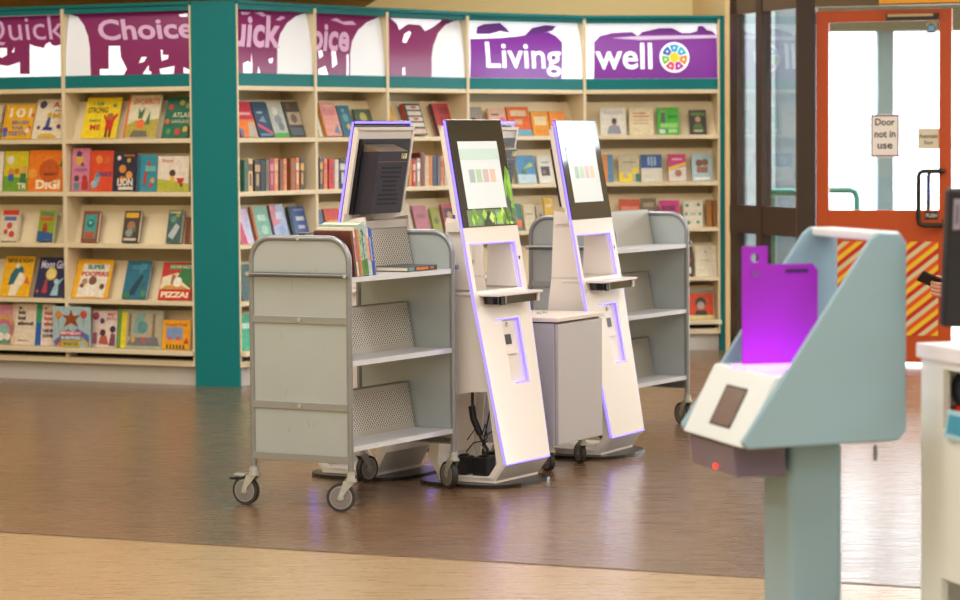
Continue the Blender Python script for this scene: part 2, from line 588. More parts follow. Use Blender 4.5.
sign('C', PLUM, None, [
    ('poly', [(316, 12), (305, 12.5), (296, 16), (287, 23), (280, 34), (277, 47), (277, 76), (316, 78)], SGREY),
    ('poly', [(243, 63), (248, 61), (252, 64), (252, 74), (243, 74)], SWHITE), ('poly', [(268, 59), (273, 58), (272, 63), (269, 63)], SWHITE),
    ('poly', [(257, 73), (258, 66), (260, 73)], SWHITE), ('poly', [(250, 66), (251, 53), (252, 66)], SWHITE),
    
    ('poly', [(254, 13), (262, 12), (266, 16), (262, 17), (259, 15)], LILAC), ('poly', [(275, 20), (281, 16), (285, 18), (279, 21)], LILAC), ('poly', [(240, 12), (250, 12.5), (247, 15), (241, 15)], LILAC),
    ('text', 'uick', 233, 16, 279, 47, LILAC, 0.03, 0.3)], 'purple and white lit sign lettered uick')
sign('D', PLUM, None, [
    ('poly', [(388, 17), (377, 18), (367, 22), (358, 30), (352, 41), (350, 53), (350, 79), (388, 81)], SGREY),
    ('poly', [(318, 51), (322, 50), (323, 56), (319, 59)], SWHITE), ('poly', [(331, 51), (335, 50), (337, 64), (332, 68)], SWHITE),
    ('poly', [(318, 75), (318, 69), (325, 66), (328, 77)], SWHITE), ('poly', [(346, 55), (348, 54), (348, 76), (346, 76)], SWHITE),
    ('poly', [(330, 20), (336, 18), (342, 22), (352, 21), (356, 25), (344, 25), (337, 22)], LILAC),
    ('text', 'oice', 311, 25, 347, 51, LILAC, 0.03, 0.3)], 'purple and white lit sign lettered oice')
sign('E', PLUM, None, [
    ('poly', [(466, 20), (454, 21), (445, 25), (438, 33), (433, 46), (431.5, 58), (431.5, 80), (466, 82)], SGREY),
    ('poly', [(390, 18), (442, 20), (433, 27), (425, 31), (420, 25), (408, 24), (399, 30), (397, 24)], SWHITE),
    ('poly', [(402, 42), (404, 34), (409, 31), (411, 33), (406, 43)], SWHITE), ('poly', [(402, 68), (404.5, 67), (405, 75), (402, 75)], SWHITE)],
    'purple and white lit sign without lettering')
sign('F', SWHITE, None, [
    ('poly', [(470, 39), (500, 38), (520, 36), (536, 33), (548, 32), (556, 36), (562, 42), (561.5, 90), (470, 90)], PURP),
    ('poly', [(476, 34), (477, 27), (484, 24), (500, 23), (506, 28), (510, 33), (500, 31), (490, 34)], mat('#6d3a8c', .3, emit=.2)),
    ('poly', [(524, 36), (532, 28), (545, 25), (556, 26), (552, 31), (540, 33)], mat('#6d3a8c', .3, emit=.2)),
    ('text', 'Living', 486, 43.5, 558.5, 76, SWHITE, 0.012, 0.0)], 'purple lit sign lettered Living in white')
sign('G', SWHITE, None, [
    ('poly', [(594, 42), (600, 36), (612, 33), (632, 32), (638, 36), (642, 32), (660, 28), (672, 28), (682, 33), (690, 33), (697, 31), (698, 26), (703, 26), (707, 30), (712, 31), (720, 35), (720, 90), (594, 90)], PURP),
    ('poly', [(612, 38), (640, 36), (720, 35), (720, 38), (640, 40)], mat('#d8c4e4', .3, emit=.3)),
    ('text', 'well', 595.5, 43, 651.5, 69.5, SWHITE, 0.014, 0.0), ('wheel', 674, 57.5, 15.5)], 'purple lit sign lettered well with a colour wheel')

# ------------------------------------------------------------------ books
PAGES = mat('#e8dcc0', 0.8)
SHELFNAME = {1: 'top shelf', 2: 'second shelf', 3: 'third shelf', 4: 'fourth shelf', 5: 'lowest shelf'}
BAYNAME = {'A': 'under the Quick sign', 'B': 'under the Choice sign', 'C': 'under the uick sign', 'D': 'under the oice sign',
           'E': 'under the wordless sign', 'F': 'under the Living sign', 'G': 'under the well sign'}

def paint(c):
    return mat(c, 0.42, noise=0.34, nscale=38.0)

def book_mesh(w, h, t, cover, spine, art, name, loc, rot, spine_side=-1):
    """a book standing with its cover at y=0 facing -y; spine on the left"""
    m = MB()
    c, s = paint(cover), paint(spine or cover)
    m.box(0, w, 0, .0025, 0, h, c)
    m.box(0, w, t - .0025, t, 0, h, c)
    if spine_side < 0:
        m.box(0, .0025, .0025, t - .0025, 0, h, s)
    else:
        m.box(w - .0025, w, .0025, t - .0025, 0, h, s)
    o = m.build(name, loc=loc, rot=rot)
    m = MB()
    if spine_side < 0:
        m.box(.0025, w - .003, .0025, t - .0025, .003, h - .003, PAGES)
    else:
        m.box(.003, w - .0025, .0025, t - .0025, .003, h - .003, PAGES)
    m.build('page_block', o)
    pic, tit = MB(), MB()
    lift = -.0006
    for a in art:
        lift -= .0005
        if a[0] == 'r':
            pic.poly_y([(a[1] * w, a[2] * h), (a[3] * w, a[2] * h), (a[3] * w, a[4] * h), (a[1] * w, a[4] * h)], lift, paint(a[5]))
        elif a[0] == 'p':
            pts = [(x * w, z * h) for x, z in a[1]]
            ar = sum(pts[i][0] * pts[(i + 1) % len(pts)][1] - pts[(i + 1) % len(pts)][0] * pts[i][1] for i in range(len(pts)))
            if ar < 0: pts = pts[::-1]
            pic.poly_y(pts, lift, paint(a[2]))
        elif a[0] == 'c':
            pic.disc_y(a[1] * w, a[2] * h, a[3] * w, lift, paint(a[4]), seg=14)
        elif a[0] == 't':
            tit.text_y(a[1], a[2] * w, a[4] * w, a[3] * h, a[5] * h, lift, paint(a[6]), a[7] if len(a) > 7 else 0.0)
    if pic.v: pic.build('cover_picture', o)
    if tit.v: tit.build('title', o)
    return o

BOOKS = []
def face(key, sh, px0, px1, ytop, ybot, cover, spine, label, art=(), t=0.012, tilt=20, off=0.03, yaw=0, zoff=0.0):
    bay = BAYS[key]
    z = LEDGES[sh]
    u0, _ = bay.uz(px0, ybot, off); u1, zb = bay.uz(px1, ybot, off)
    um, zt = bay.uz((px0 + px1) / 2, ytop, off + 0.25 * math.tan(R(tilt)))
    w = u1 - u0
    h = max(0.08, (zt - z) / math.cos(R(tilt)))
    lim = (0.335 if sh > 1 else 0.335)
    h = min(h, lim)
    lo, hi = 0.0155, bay.w - 0.0155
    if off > 0 and u0 < lo: u0 = lo; w = max(.03, u1 - u0)
    if off > 0 and u0 + w > hi: w = max(.03, hi - u0); u0 = hi - w
    loc = bay.M @ Vector((u0, off, z + .001 + t * math.sin(R(tilt)) + zoff))
    o = book_mesh(w, h, t, cover, spine, art, 'picture_book' if key in 'AB' else 'book', loc, (R(-tilt), 0, bay.th + R(yaw)))
    tag(o, label, 'book', 'face-out books ' + BAYNAME[key])
    BOOKS.append(o)
    return o

# --- bay A and B, top shelf
face('A', 1, -16, -3, 106, 139.5, '#d8c9a8', None, 'pale picture book at the photo edge on the top shelf under the Quick sign')
face('A', 1, 0.5, 30, 105.5, 139.5, '#efb21e', '#efb21e', 'yellow picture book titled 101 on the top shelf under the Quick sign', [
    ('t', '101', .16, .62, .9, .9, '#f7ecc4', .03), ('t', 'BRUSH', .3, .42, .85, .53, '#2b6ea8', .02), ('t', 'YOUR', .3, .27, .7, .37, '#2b6ea8', .02), ('t', 'TEETH', .22, .1, .82, .22, '#2b6ea8', .02),
    ('c', .1, .25, .09, '#7b4a9a'), ('c', .9, .3, .07, '#c8473f'), ('c', .12, .12, .08, '#3f82b8'), ('c', .95, .68, .06, '#d8655f'), ('c', .86, .24, .08, '#efe6d2')])
face('A', 1, 31, 63, 100, 139.5, '#eadfc3', None, 'cream picture book with red and yellow title letters under the Quick sign', [
    ('c', .2, .86, .11, '#4a4663'), ('t', 'AD', .5, .78, .95, .93, '#c0362c', .02), ('t', 'ME', .55, .5, .95, .65, '#e5b31c', .02), ('t', 'and', .6, .68, .8, .75, '#555555'),
    ('p', [(.36, .22), (.5, .26), (.5, .55), (.42, .56)], '#3c4f8a'), ('p', [(.3, .22), (.62, .2), (.6, .28), (.34, .3)], '#35357a'), ('c', .46, .6, .07, '#d6b33c'), ('p', [(.15, .02), (.8, .02), (.65, .12), (.3, .12)], '#e2b530'),
    ('c', .18, .28, .05, '#6a3b4d'), ('c', .8, .3, .06, '#7a3a56')])
face('B', 1, 80.5, 115, 98.5, 139.5, '#f1d20f', '#e9c70c', 'yellow I AM STRONG picture book with a red figure on the top shelf', [
    ('t', 'I AM', .22, .8, .5, .9, '#2f8a54', .02), ('t', 'STRONG', .08, .62, .66, .76, '#4a2d12', .02), ('t', 'being', .18, .38, .5, .48, '#4f9440', .02), ('t', 'ME', .22, .2, .52, .34, '#c8341f', .03),
    ('p', [(.66, .2), (.86, .2), (.88, .42), (.98, .56), (.92, .6), (.8, .46), (.68, .46), (.6, .58), (.56, .54), (.66, .4)], '#cc2a14'), ('c', .76, .52, .1, '#b5642a'), ('r', .68, .02, .75, .2, '#7b2a14'), ('r', .79, .02, .86, .2, '#7b2a14'), ('c', .84, .8, .05, '#4f9440')])
face('B', 1, 122.5, 155, 96, 139.5, '#dfd7b5', '#e8641c', 'cream picture book titled OH CARROTS with an orange spine', [
    ('r', 0, 0, .06, 1, '#ea6a1c'), ('t', 'OH CARROTS!', .16, .78, .96, .93, '#e0551d', .02), ('p', [(.06, .02), (1, .02), (1, .45), (.6, .38), (.3, .4), (.06, .3)], '#b9a63c'),
    ('p', [(.38, .45), (.5, .45), (.56, .72), (.44, .6), (.36, .7)], '#3f6a3a'), ('c', .48, .32, .13, '#ea6e2d'), ('p', [(.2, .02), (.75, .02), (.7, .16), (.3, .18)], '#6f6a55'), ('p', [(.6, .3), (.72, .62), (.76, .3)], '#4a7a40')])
face('B', 1, 161, 187, 98, 139.5, '#14694a', '#0e553b', 'dark green patterned atlas picture book at the end of the top shelf', [
    ('t', 'ATLAS', .3, .5, .96, .62, '#d8d2b0', .02), ('t', 'LANGUAGE', .3, .36, .98, .44, '#d8d2b0', .01), ('c', .2, .75, .1, '#c8402e'), ('c', .6, .86, .1, '#b6a12e'), ('c', .85, .78, .1, '#7f9a34'), ('c', .14, .4, .09, '#d16a35'),
    ('c', .25, .15, .1, '#4a9a58'), ('c', .6, .14, .12, '#b5452f'), ('c', .88, .2, .1, '#d3b23c')])
# second shelf
face('A', 2, -9, 1.5, 152, 192, '#e9e2cf', None, 'white picture book cut off by the photo edge, second shelf', tilt=8)
face('A', 2, 3, 26.5, 151.5, 192, '#d9c81c', '#b7bb1d', 'yellow green picture book with cartoon children on the second shelf', [
    ('p', [(0, 0), (1, 0), (1, .32), (0, .38)], '#6da32e'), ('c', .26, .78, .15, '#e5e0cb'), ('c', .3, .48, .13, '#d8893c'), ('c', .55, .5, .1, '#c66a3b'), ('c', .85, .54, .14, '#e0a45c'), ('r', .2, .25, .42, .42, '#3b62a8'), ('r', .7, .2, .95, .44, '#3f7a4c'),
    ('t', 'TR', .6, .04, 1.0, .2, '#efe8c4', .03)], tilt=8)
face('A', 2, 27.5, 63, 150.5, 192, '#ee7d12', '#d95f10', 'orange picture book titled DIGI on the second shelf', [
    ('t', 'DIGI', .22, .05, .9, .28, '#f6e8c6', .05), ('c', .5, .68, .1, '#e9d3a0'), ('c', .5, .7, .05, '#222222'), ('c', .58, .5, .28, '#c8591a'), ('c', .12, .42, .12, '#f0a040'), ('p', [(.85, .6), (.98, .85), (.95, .6)], '#4d7a3a'), ('t', 'MONKEY', .45, .38, .8, .44, '#3b2a1c', .01)], tilt=8)
face('B', 2, 71, 88.5, 148.5, 191.5, '#d98097', '#c96079', 'pink picture book with small figures on the second shelf', [
    ('c', .4, .86, .16, '#49406a'), ('r', .25, .62, .6, .8, '#d6b52b'), ('c', .6, .62, .1, '#8a3b5a'), ('c', .3, .3, .15, '#58404a'), ('c', .76, .3, .15, '#b02a2a'), ('r', .6, .03, .95, .24, '#b73030'), ('r', .15, .03, .45, .2, '#5f8890'), ('t', 'COLOUR', .15, .46, .9, .54, '#4a68a8', .01)], t=.018, tilt=6)
face('B', 2, 89, 112, 151, 191.5, '#dd4a26', '#c63c20', 'red orange picture book with pale blue shapes on second shelf', [
    ('p', [(.1, .05), (.35, .1), (.5, .4), (.3, .5)], '#8ea7b4'), ('t', 'DANCE', .3, .36, .96, .48, '#2f3e80', .02), ('c', .4, .78, .15, '#e78b3c'), ('c', .75, .75, .13, '#d8632f'), ('c', .2, .18, .12, '#a8c0c4')], t=.018, tilt=6)
face('B', 2, 112.5, 136, 153, 192, '#26263c', '#1d1d30', 'navy picture book with orange animals and white letters', [
    ('c', .4, .58, .15, '#d98a36'), ('c', .68, .42, .14, '#e09a48'), ('c', .4, .3, .14, '#c8752c'), ('r', .24, .04, .86, .12, '#d9d4c4'), ('t', 'LION', .2, .14, .85, .34, '#e8e4d2', .04), ('c', .66, .8, .08, '#bfa04a'), ('c', .25, .86, .08, '#e5dcc4'), ('r', .45, .9, .9, .95, '#b4602c')], t=.016, tilt=6)
face('B', 2, 137, 156, 155.5, 192, '#2d8fa3', '#1f6f8c', 'teal picture book with a red swirl on the second shelf', [
    ('r', 0, 0, .14, 1, '#1d6788'), ('p', [(.3, .2), (.45, .15), (.5, .5), (.7, .8), (.55, .85), (.35, .5)], '#b7453e'), ('c', .8, .3, .12, '#d8a04a'), ('r', .4, .55, .95, .7, '#6fb9ac'), ('c', .7, .16, .1, '#c83b32')], t=.02, tilt=6)
face('B', 2, 157, 188, 156.5, 192, '#e9ddc9', '#d8c3a8', 'white picture book with a child pushing a red barrow', [
    ('p', [(0, 0), (1, 0), (1, .22), (.5, .3), (0, .36)], '#b3b63a'), ('t', 'Poppy', .15, .8, .5, .92, '#c24848', .01), ('c', .48, .52, .1, '#4a3327'), ('r', .42, .26, .54, .44, '#e2b52e'), ('p', [(.62, .38), (.88, .38), (.8, .22), (.68, .22)], '#cc2d26'), ('c', .78, .18, .05, '#6b4a3a')], tilt=6)
# third shelf paperbacks
face('A', 3, 0, 15.5, 211.5, 243.5, '#dfd3bd', '#c83a2a', 'red and white children paperback on the third shelf under Quick', [
    ('r', 0, .84, 1, 1, '#d23a26'), ('r', .12, .66, .9, .8, '#5d74a8'), ('c', .5, .5, .18, '#d04a34'), ('c', .3, .3, .14, '#c2502f'), ('c', .7, .22, .18, '#d1462e')], t=.034, tilt=14)
face('A', 3, 36.5, 52, 211.5, 243.5, '#8aa51d', '#6f8a18', 'lime green children paperback with a red figure on third shelf', [
    ('t', 'CHARLIE', .12, .82, .9, .94, '#2c4a7c', .02), ('r', .1, .66, .9, .78, '#cf512a'), ('c', .45, .5, .16, '#b7472a'), ('r', .3, .3, .6, .46, '#a6382a'), ('p', [(0, 0), (1, 0), (1, .26), (0, .34)], '#2d5d94')], t=.03, tilt=14)
face('B', 3, 80.5, 96.5, 212, 243.5, '#8a4a33', '#743c2a', 'brown and teal children paperback on the third shelf', [
    ('r', .14, .12, .88, .88, '#3f9c98'), ('c', .5, .6, .22, '#1f6468'), ('r', .2, .14, .8, .34, '#b4583b'), ('c', .5, .62, .1, '#79c4ba')], t=.028, tilt=14)
face('B', 3, 121.5, 137.5, 212, 243.5, '#4b4138', '#3d342d', 'dark children paperback with a yellow title on third shelf', [
    ('r', .1, .78, .9, .94, '#e2ae24'), ('c', .5, .52, .26, '#a7765a'), ('c', .4, .3, .22, '#8f9a94'), ('r', .12, .06, .88, .14, '#cfc7ae'), ('c', .7, .4, .12, '#4f7f5a')], t=.028, tilt=14)
face('B', 3, 165.5, 179.5, 211.5, 244, '#3f6460', '#314f4c', 'dark teal children paperback near the end of third shelf', [
    ('p', [(.1, .2), (.5, .1), (.9, .5), (.6, .6)], '#b9c2c4'), ('c', .4, .72, .2, '#5d8f7c'), ('c', .7, .85, .14, '#a9a23a'), ('r', .1, .9, .9, .96, '#c9bf8a')], t=.034, tilt=14)
face('B', 3, 184.5, 189, 218, 244, '#7a3b2c', '#6a3024', 'brown paperback squeezed against the end of the third shelf', (), t=.03, tilt=10)
# fourth shelf
face('A', 4, -1, 28, 257, 300, '#f0b414', '#b92a18', 'yellow picture book with a dark haired profile on fourth shelf', [
    ('t', 'NANA & NOAH', .08, .84, .94, .96, '#3b3322', .02), ('p', [(.3, .02), (.58, .02), (.62, .2), (.8, .4), (.7, .62), (.5, .68), (.36, .5)], '#efe3c0'), ('p', [(.24, .28), (.42, .3), (.56, .6), (.72, .58), (.64, .74), (.42, .74), (.28, .56)], '#2e6a76'), ('p', [(.76, .34), (.98, .3), (.84, .52)], '#e2672a'), ('c', .47, .76, .08, '#efe6c8')])
face('A', 4, 33, 61.5, 258, 300.5, '#2a2b55', '#22224a', 'navy Moon Girl picture book with a yellow moon', [
    ('t', 'Moon Girl', .1, .72, .94, .92, '#e6e2f0', .02), ('c', .5, .58, .19, '#e9c85c'), ('c', .5, .58, .14, '#f1da86'), ('p', [(.26, .1), (.46, .1), (.42, .36), (.32, .36)], '#b93a4c'), ('c', .37, .4, .06, '#8b5a44'), ('p', [(.58, .04), (.86, .04), (.82, .3), (.98, .5), (.72, .38)], '#9cc7d0'), ('c', .72, .4, .08, '#b5d4da'), ('c', .12, .14, .05, '#c8693a')])
face('B', 4, 71, 107, 260, 302, '#efb217', '#e2a410', 'yellow SUPER POOPERS picture book on the fourth shelf', [
    ('p', [(.12, .03), (.9, .03), (.93, .86), (.2, .88)], '#e8e0cc'), ('t', 'SUPER', .32, .74, .8, .86, '#17777c', .04), ('t', 'POOPERS', .18, .56, .93, .68, '#c43420', .04), ('c', .52, .45, .11, '#7c5339'), ('c', .8, .3, .07, '#6a4530'), ('c', .24, .32, .06, '#7a4f38'), ('r', .38, .04, .62, .34, '#f2ead8'), ('c', .3, .42, .08, '#b98d6a')])
face('B', 4, 121.5, 145.5, 262, 302.5, '#20708a', '#1a5a6d', 'deep blue ocean picture book with a large dark fish', [
    ('t', 'OCEAN', .22, .78, .82, .88, '#6db0bf', .01), ('p', [(.2, .08), (.5, .1), (.78, .6), (.66, .64), (.4, .36)], '#1b3f50'), ('p', [(.55, .62), (.9, .9), (.6, .95)], '#3a93ab'), ('c', .2, .1, .12, '#3f7a44'), ('c', .86, .14, .12, '#4c8a50'), ('c', .8, .36, .08, '#2c5f50')], t=.02)
face('B', 4, 157.5, 189, 263, 303.5, '#cf2a1e', '#b62318', 'red and green picture book titled PIZZA on fourth shelf', [
    ('t', 'PIZZA!', .08, .06, .94, .22, '#f0e3c2', .05), ('p', [(.02, .28), (.98, .28), (.98, .6), (.5, .72), (.04, .6)], '#eadfb8'), ('p', [(.5, .6), (.98, .3), (.98, .96), (.7, .96)], '#2f7f3d'), ('r', .22, .8, .62, .94, '#4c8b3c'), ('t', 'HOW NOT', .26, .83, .94, .92, '#f2ead0', .02), ('r', .34, .4, .46, .66, '#a8714a'), ('p', [(.05, .28), (.95, .28), (.7, .38), (.2, .38)], '#d8973a'), ('c', .55, .47, .14, '#f1ead2')])
# lowest shelf
face('A', 5, -14, 10, 305, 345, '#d98da0', '#c67a8e', 'pink picture book with a rainbow on the lowest shelf', [
    ('c', .7, .42, .46, '#d8a25c'), ('c', .7, .38, .36, '#c76a88'), ('c', .7, .34, .26, '#8fb3a8'), ('r', .1, .02, 1, .12, '#5f9a7c'), ('c', .62, .2, .14, '#e9e2d0'), ('c', .88, .2, .12, '#e9e2d0')], tilt=8)
face('A', 5, 10.5, 34.5, 304, 346, '#e6d5bd', '#e2c2ac', 'plain cream kids book with black lowercase title on lowest shelf', [
    ('r', 0, 0, .16, 1, '#e0bfa8'), ('t', 'a', .28, .86, .4, .93, '#33302c', .04), ('t', 'kids', .26, .74, .56, .84, '#33302c', .04), ('t', 'book', .26, .61, .6, .71, '#33302c', .04), ('t', 'about', .26, .48, .92, .58, '#33302c', .04), ('r', .3, .1, .7, .12, '#8a7f70')], tilt=8)
face('A', 5, 35, 53, 304.5, 346.5, '#ead7c4', '#2a6fae', 'cream kids book with red lowercase title and a blue green spine', [
    ('r', 0, 0, .3, .55, '#2163b0'), ('r', 0, .55, .3, 1, '#2a9a70'), ('t', 'a', .44, .86, .56, .93, '#c0342c', .04), ('t', 'kids', .44, .74, .98, .84, '#c0342c', .04), ('t', 'boo', .44, .61, .98, .71, '#c0342c', .04), ('t', 'abo', .44, .48, .98, .58, '#c0342c', .04), ('t', 'NEUR', .42, .32, .98, .4, '#3b3766', .03), ('t', 'DIVE', .42, .2, .98, .28, '#3b3766', .03)], tilt=8)
face('B', 5, 53, 90, 307, 349, '#a9c4c6', '#8fb0a8', 'pale blue BIRTHDAY SURPRISE BADGE book standing across the upright', [
    ('p', [(.02, .02), (.3, .02), (.5, .4), (.42, .44)], '#d98a4a'), ('p', [(.02, .14), (.08, .02), (.46, .42), (.42, .46)], '#7a6a9a'), ('p', [(.6, .44), (.98, .02), (.98, .3), (.68, .46)], '#4f74b8'), ('p', [(.75, .3), (.9, .02), (.98, .1)], '#d9b33a'),
    ('p', [(.5, .94), (.56, .78), (.74, .8), (.62, .68), (.7, .5), (.5, .6), (.3, .5), (.38, .68), (.26, .8), (.44, .78)], '#9a4a22'), ('c', .16, .8, .09, '#d98a34'), ('c', .84, .82, .09, '#c8503a'), ('r', .155, .5, .165, .72, '#6a5a4a'), ('r', .835, .5, .845, .74, '#6a5a4a'), ('r', .2, .3, .8, .4, '#d43c58'), ('t', 'BIRTHDAY', .22, .32, .78, .385, '#f4ece0', .03), ('r', .22, .18, .78, .29, '#4f8ab8'), ('t', 'SURPRISE', .24, .2, .76, .275, '#f1e6d6', .03), ('r', .26, .03, .74, .17, '#efc01c'), ('t', 'BADGE', .3, .055, .7, .145, '#2f7f56', .04)], tilt=1, off=-0.026, t=.012)
face('B', 5, 91.5, 115.5, 311, 349.5, '#e5d0c4', '#dcc0b4', 'pale pink picture book with dark haired figures on lowest shelf', [
    ('t', 'MEET', .6, .86, .98, .94, '#c04a5c', .03), ('t', 'SATU', .55, .74, .98, .83, '#c04a5c', .03), ('c', .12, .85, .14, '#b0506a'), ('c', .4, .72, .1, '#4c3a52'), ('c', .44, .4, .12, '#5a3038'), ('c', .85, .5, .12, '#3b3040'), ('p', [(.3, .1), (.7, .08), (.6, .32), (.36, .3)], '#b4584a'), ('p', [(.72, .05), (.98, .05), (.96, .36), (.8, .4)], '#7d4460'), ('r', .05, .1, .22, .4, '#a8607a')], tilt=8)
face('B', 5, 117, 161, 310.5, 350.5, '#a9b39a', '#7fae3a', 'misty picture book with a green and yellow spine on lowest shelf', [
    ('r', 0, 0, .07, 1, '#5f9c3a'), ('r', .08, 0, .19, .95, '#e8d01f'), ('p', [(.2, .1), (.98, .08), (.98, .92), (.2, .94)], '#b3a98c'), ('p', [(.34, .4), (.5, .35), (.62, .9), (.4, .92)], '#7fa39c'), ('c', .56, .55, .12, '#5f8f94'), ('r', .24, .3, .3, .9, '#84745a'), ('r', .78, .3, .84, .9, '#8a7458'), ('p', [(.22, .08), (.96, .08), (.9, .3), (.3, .28)], '#77707a'), ('c', .36, .22, .05, '#c8a83a'), ('c', .6, .22, .05, '#c0584a')], tilt=8, t=.016)
face('B', 5, 161.5, 189, 320.5, 352, '#f0a21a', '#d98a12', 'orange board book with a blue window and hazard stripes', [
    ('r', .14, .34, .74, .76, '#7f95bd'), ('t', 'Shoes at Work', .1, .8, .9, .9, '#b5502a', .02), ('p', [(.78, .2), (.98, .2), (.88, .42)], '#c8301f'), ('r', .04, .04, .96, .16, '#e6b12a')] +
    [('p', [(.06 + .12 * q, .03), (.12 + .12 * q, .03), (.06 + .12 * q + .05, .16), (.06 + .12 * q - .01, .16)], '#2d241c') for q in range(1, 7)] + [('c', .28, .38, .05, '#d8584a'), ('c', .6, .38, .06, '#d8584a')], tilt=8, t=.02)

# --- bay C
face('C', 1, 242, 258.5, 102.5, 137.5, '#cc3a50', '#e8782a', 'red and orange hardback with a pale figure under uick sign', [
    ('r', 0, 0, 1, .5, '#ef8234'), ('p', [(.45, 0), (.98, 0), (.95, .4), (.6, .42)], '#b9b3a4'), ('r', .16, .62, .86, .7, '#e9a8a6'), ('r', 0, 0, .16, .24, '#5b86b8')], tilt=19)
face('C', 1, 260, 274.5, 102.5, 137.5, '#35506b', '#263a50', 'slate blue hardback with a pink stripe under uick sign', [
    ('p', [(.1, .3), (1, .05), (1, .14), (.1, .4)], '#d05a78'), ('r', .2, .66, .6, .72, '#8fb3c4'), ('p', [(.2, .45), (.7, .4), (.6, .6)], '#7f9fb8'), ('r', .1, .03, .9, .1, '#6a8fb0')], tilt=19)
face('C', 1, 275.5, 290, 103.5, 137.5, '#b8bdb4', '#5f9a4a', 'pale grey hardback with a green foot under uick sign', [
    ('r', 0, 0, 1, .12, '#4fae4a'), ('c', .5, .5, .24, '#8d979c'), ('c', .4, .75, .2, '#d6d3c6'), ('c', .6, .3, .2, '#76858e')], tilt=19)
face('C', 1, 291, 306.5, 102.5, 137.5, '#4a463f', '#2e2b26', 'dark brown hardback with a sepia picture under uick sign', [
    ('r', .12, .34, .96, .7, '#b3a48c'), ('c', .5, .52, .2, '#6f6556'), ('r', .2, .78, .4, .95, '#7a563a'), ('r', .1, .05, .9, .26, '#5d6872')], tilt=19)

ORD = ['first', 'second', 'third', 'fourth', 'fifth', 'sixth', 'seventh', 'eighth', 'ninth', 'tenth', 'eleventh', 'twelfth', 'thirteenth', 'fourteenth']
def spine_book(key, sh, px0, px1, ytop, ybot, color, band, label, lean=3.0, off=0.02):
    bay = BAYS[key]
    z = LEDGES[sh]
    u0, _ = bay.uz(px0, ybot, off); u1, _ = bay.uz(px1, ybot, off)
    um, zt = bay.uz((px0 + px1) / 2, ytop, off)
    w = u1 - u0 - .0015
    h = zt - z
    u0 = min(max(u0, 0.016 + h * math.sin(R(abs(lean)))), bay.w - .016 - w)
    d = 0.135
    m = MB()
    c = paint(color)
    m.box(0, w, 0, .002, 0, h, c)
    m.box(0, .0015, .002, d, 0, h, c)
    m.box(w - .0015, w, .002, d, 0, h, c)
    if band:
        m.box(.001, w - .001, -.0008, 0, h * .62, h * .84, paint(band))
        m.box(w * .3, w * .7, -.0008, 0, h * .18, h * .55, paint(band))
    loc = bay.M @ Vector((u0, off, z + .001 + w * math.sin(R(max(0, lean)))))
    o = m.build('paperback', loc=loc, rot=Euler((0, 0, 0)))
    o.rotation_euler = (Matrix.Rotation(bay.th, 3, 'Z') @ Matrix.Rotation(R(-3), 3, 'X') @ Matrix.Rotation(R(-lean), 3, 'Y')).to_euler()
    pm = MB(); pm.box(.0016, w - .0016, .003, d - .003, .003, h - .003, PAGES); pm.build('page_block', o)
    tag(o, label, 'book', 'spine-out paperbacks ' + BAYNAME[key])
    BOOKS.append(o)

def spines(key, sh, items, ybot):
    for i, (p0, p1, yt, c, b, cn) in enumerate(items):
        spine_book(key, sh, p0, p1, yt, ybot, c, b, f'{cn} paperback spine, {ORD[i]} of the row {BAYNAME[key]}', lean=-4)

spines('C', 2, [
    (244.5, 248, 160, '#3a6a54', None, 'dark green'), (248.5, 253, 158.5, '#d9b27a', '#5a4634', 'tan'), (255, 260.5, 159.5, '#2d2822', '#c09a62', 'black and tan'),
    (261, 265.5, 160, '#191715', None, 'black'), (266, 269.5, 159, '#5d6a62', '#8a5a3c', 'grey green'), (270, 274, 158.5, '#b8435a', '#d88a90', 'crimson'),
    (274.5, 278.5, 158, '#d98b5c', '#e0b08a', 'salmon'), (280, 283, 159.5, '#7a4228', None, 'brown'), (283.5, 287, 158.5, '#e08d52', '#c87040', 'orange'),
    (291, 295.5, 158.5, '#9a5a2c', None, 'rust'), (296, 299.5, 157.5, '#e0702c', '#dfc9a0', 'bright orange'), (300.5, 304.5, 158, '#3b342a', '#e0a534', 'black and yellow')], 191.5)
face('C', 3, 242, 254.5, 208.5, 244, '#d8c6e6', '#b03a58', 'lilac hardback with pink edges on the third shelf', [('p', [(0, 0), (.5, 0), (.3, .6), (0, .7)], '#cf4a72'), ('p', [(.5, .3), (.9, .1), (.7, .9)], '#b9c9ea')], tilt=16, t=.012)
face('C', 3, 258, 274, 207, 243, '#7fb7a6', '#c0622c', 'sea green hardback with an orange spine on third shelf', [('r', 0, 0, .12, 1, '#c86a34'), ('r', .3, .6, .8, .76, '#b9dccb'), ('c', .6, .35, .2, '#a8cfc0')], tilt=16, t=.02)
face('C', 3, 277, 291, 205, 242, '#a9b9dc', '#8a4a6a', 'pale blue hardback with a pink corner on third shelf', [('p', [(0, .4), (.5, .5), (.4, 1), (0, 1)], '#d88a98'), ('r', .3, .6, .8, .8, '#c9d6ec'), ('c', .6, .3, .22, '#8ea7d2')], tilt=16, t=.016)
face('C', 3, 295, 311, 207, 241, '#4a66a4', '#2b3a36', 'royal blue hardback with a white title on third shelf', [('r', 0, 0, .16, 1, '#31403a'), ('r', .36, .58, .84, .7, '#cfd9e6'), ('r', .4, .34, .8, .44, '#b9c8de'), ('r', .3, .86, .9, .92, '#8fa8d0')], tilt=16, t=.022)
face('C', 4, 243, 262, 264, 297, '#3a5a58', '#2c4644', 'dark teal hardback glimpsed beside the trolley arch', tilt=14)
face('C', 5, 243, 262, 314, 351, '#2fae82', '#1f8a66', 'bright green hardback on the lowest shelf beside the trolley', [('r', .2, .6, .8, .75, '#bfe6d2')], tilt=14)
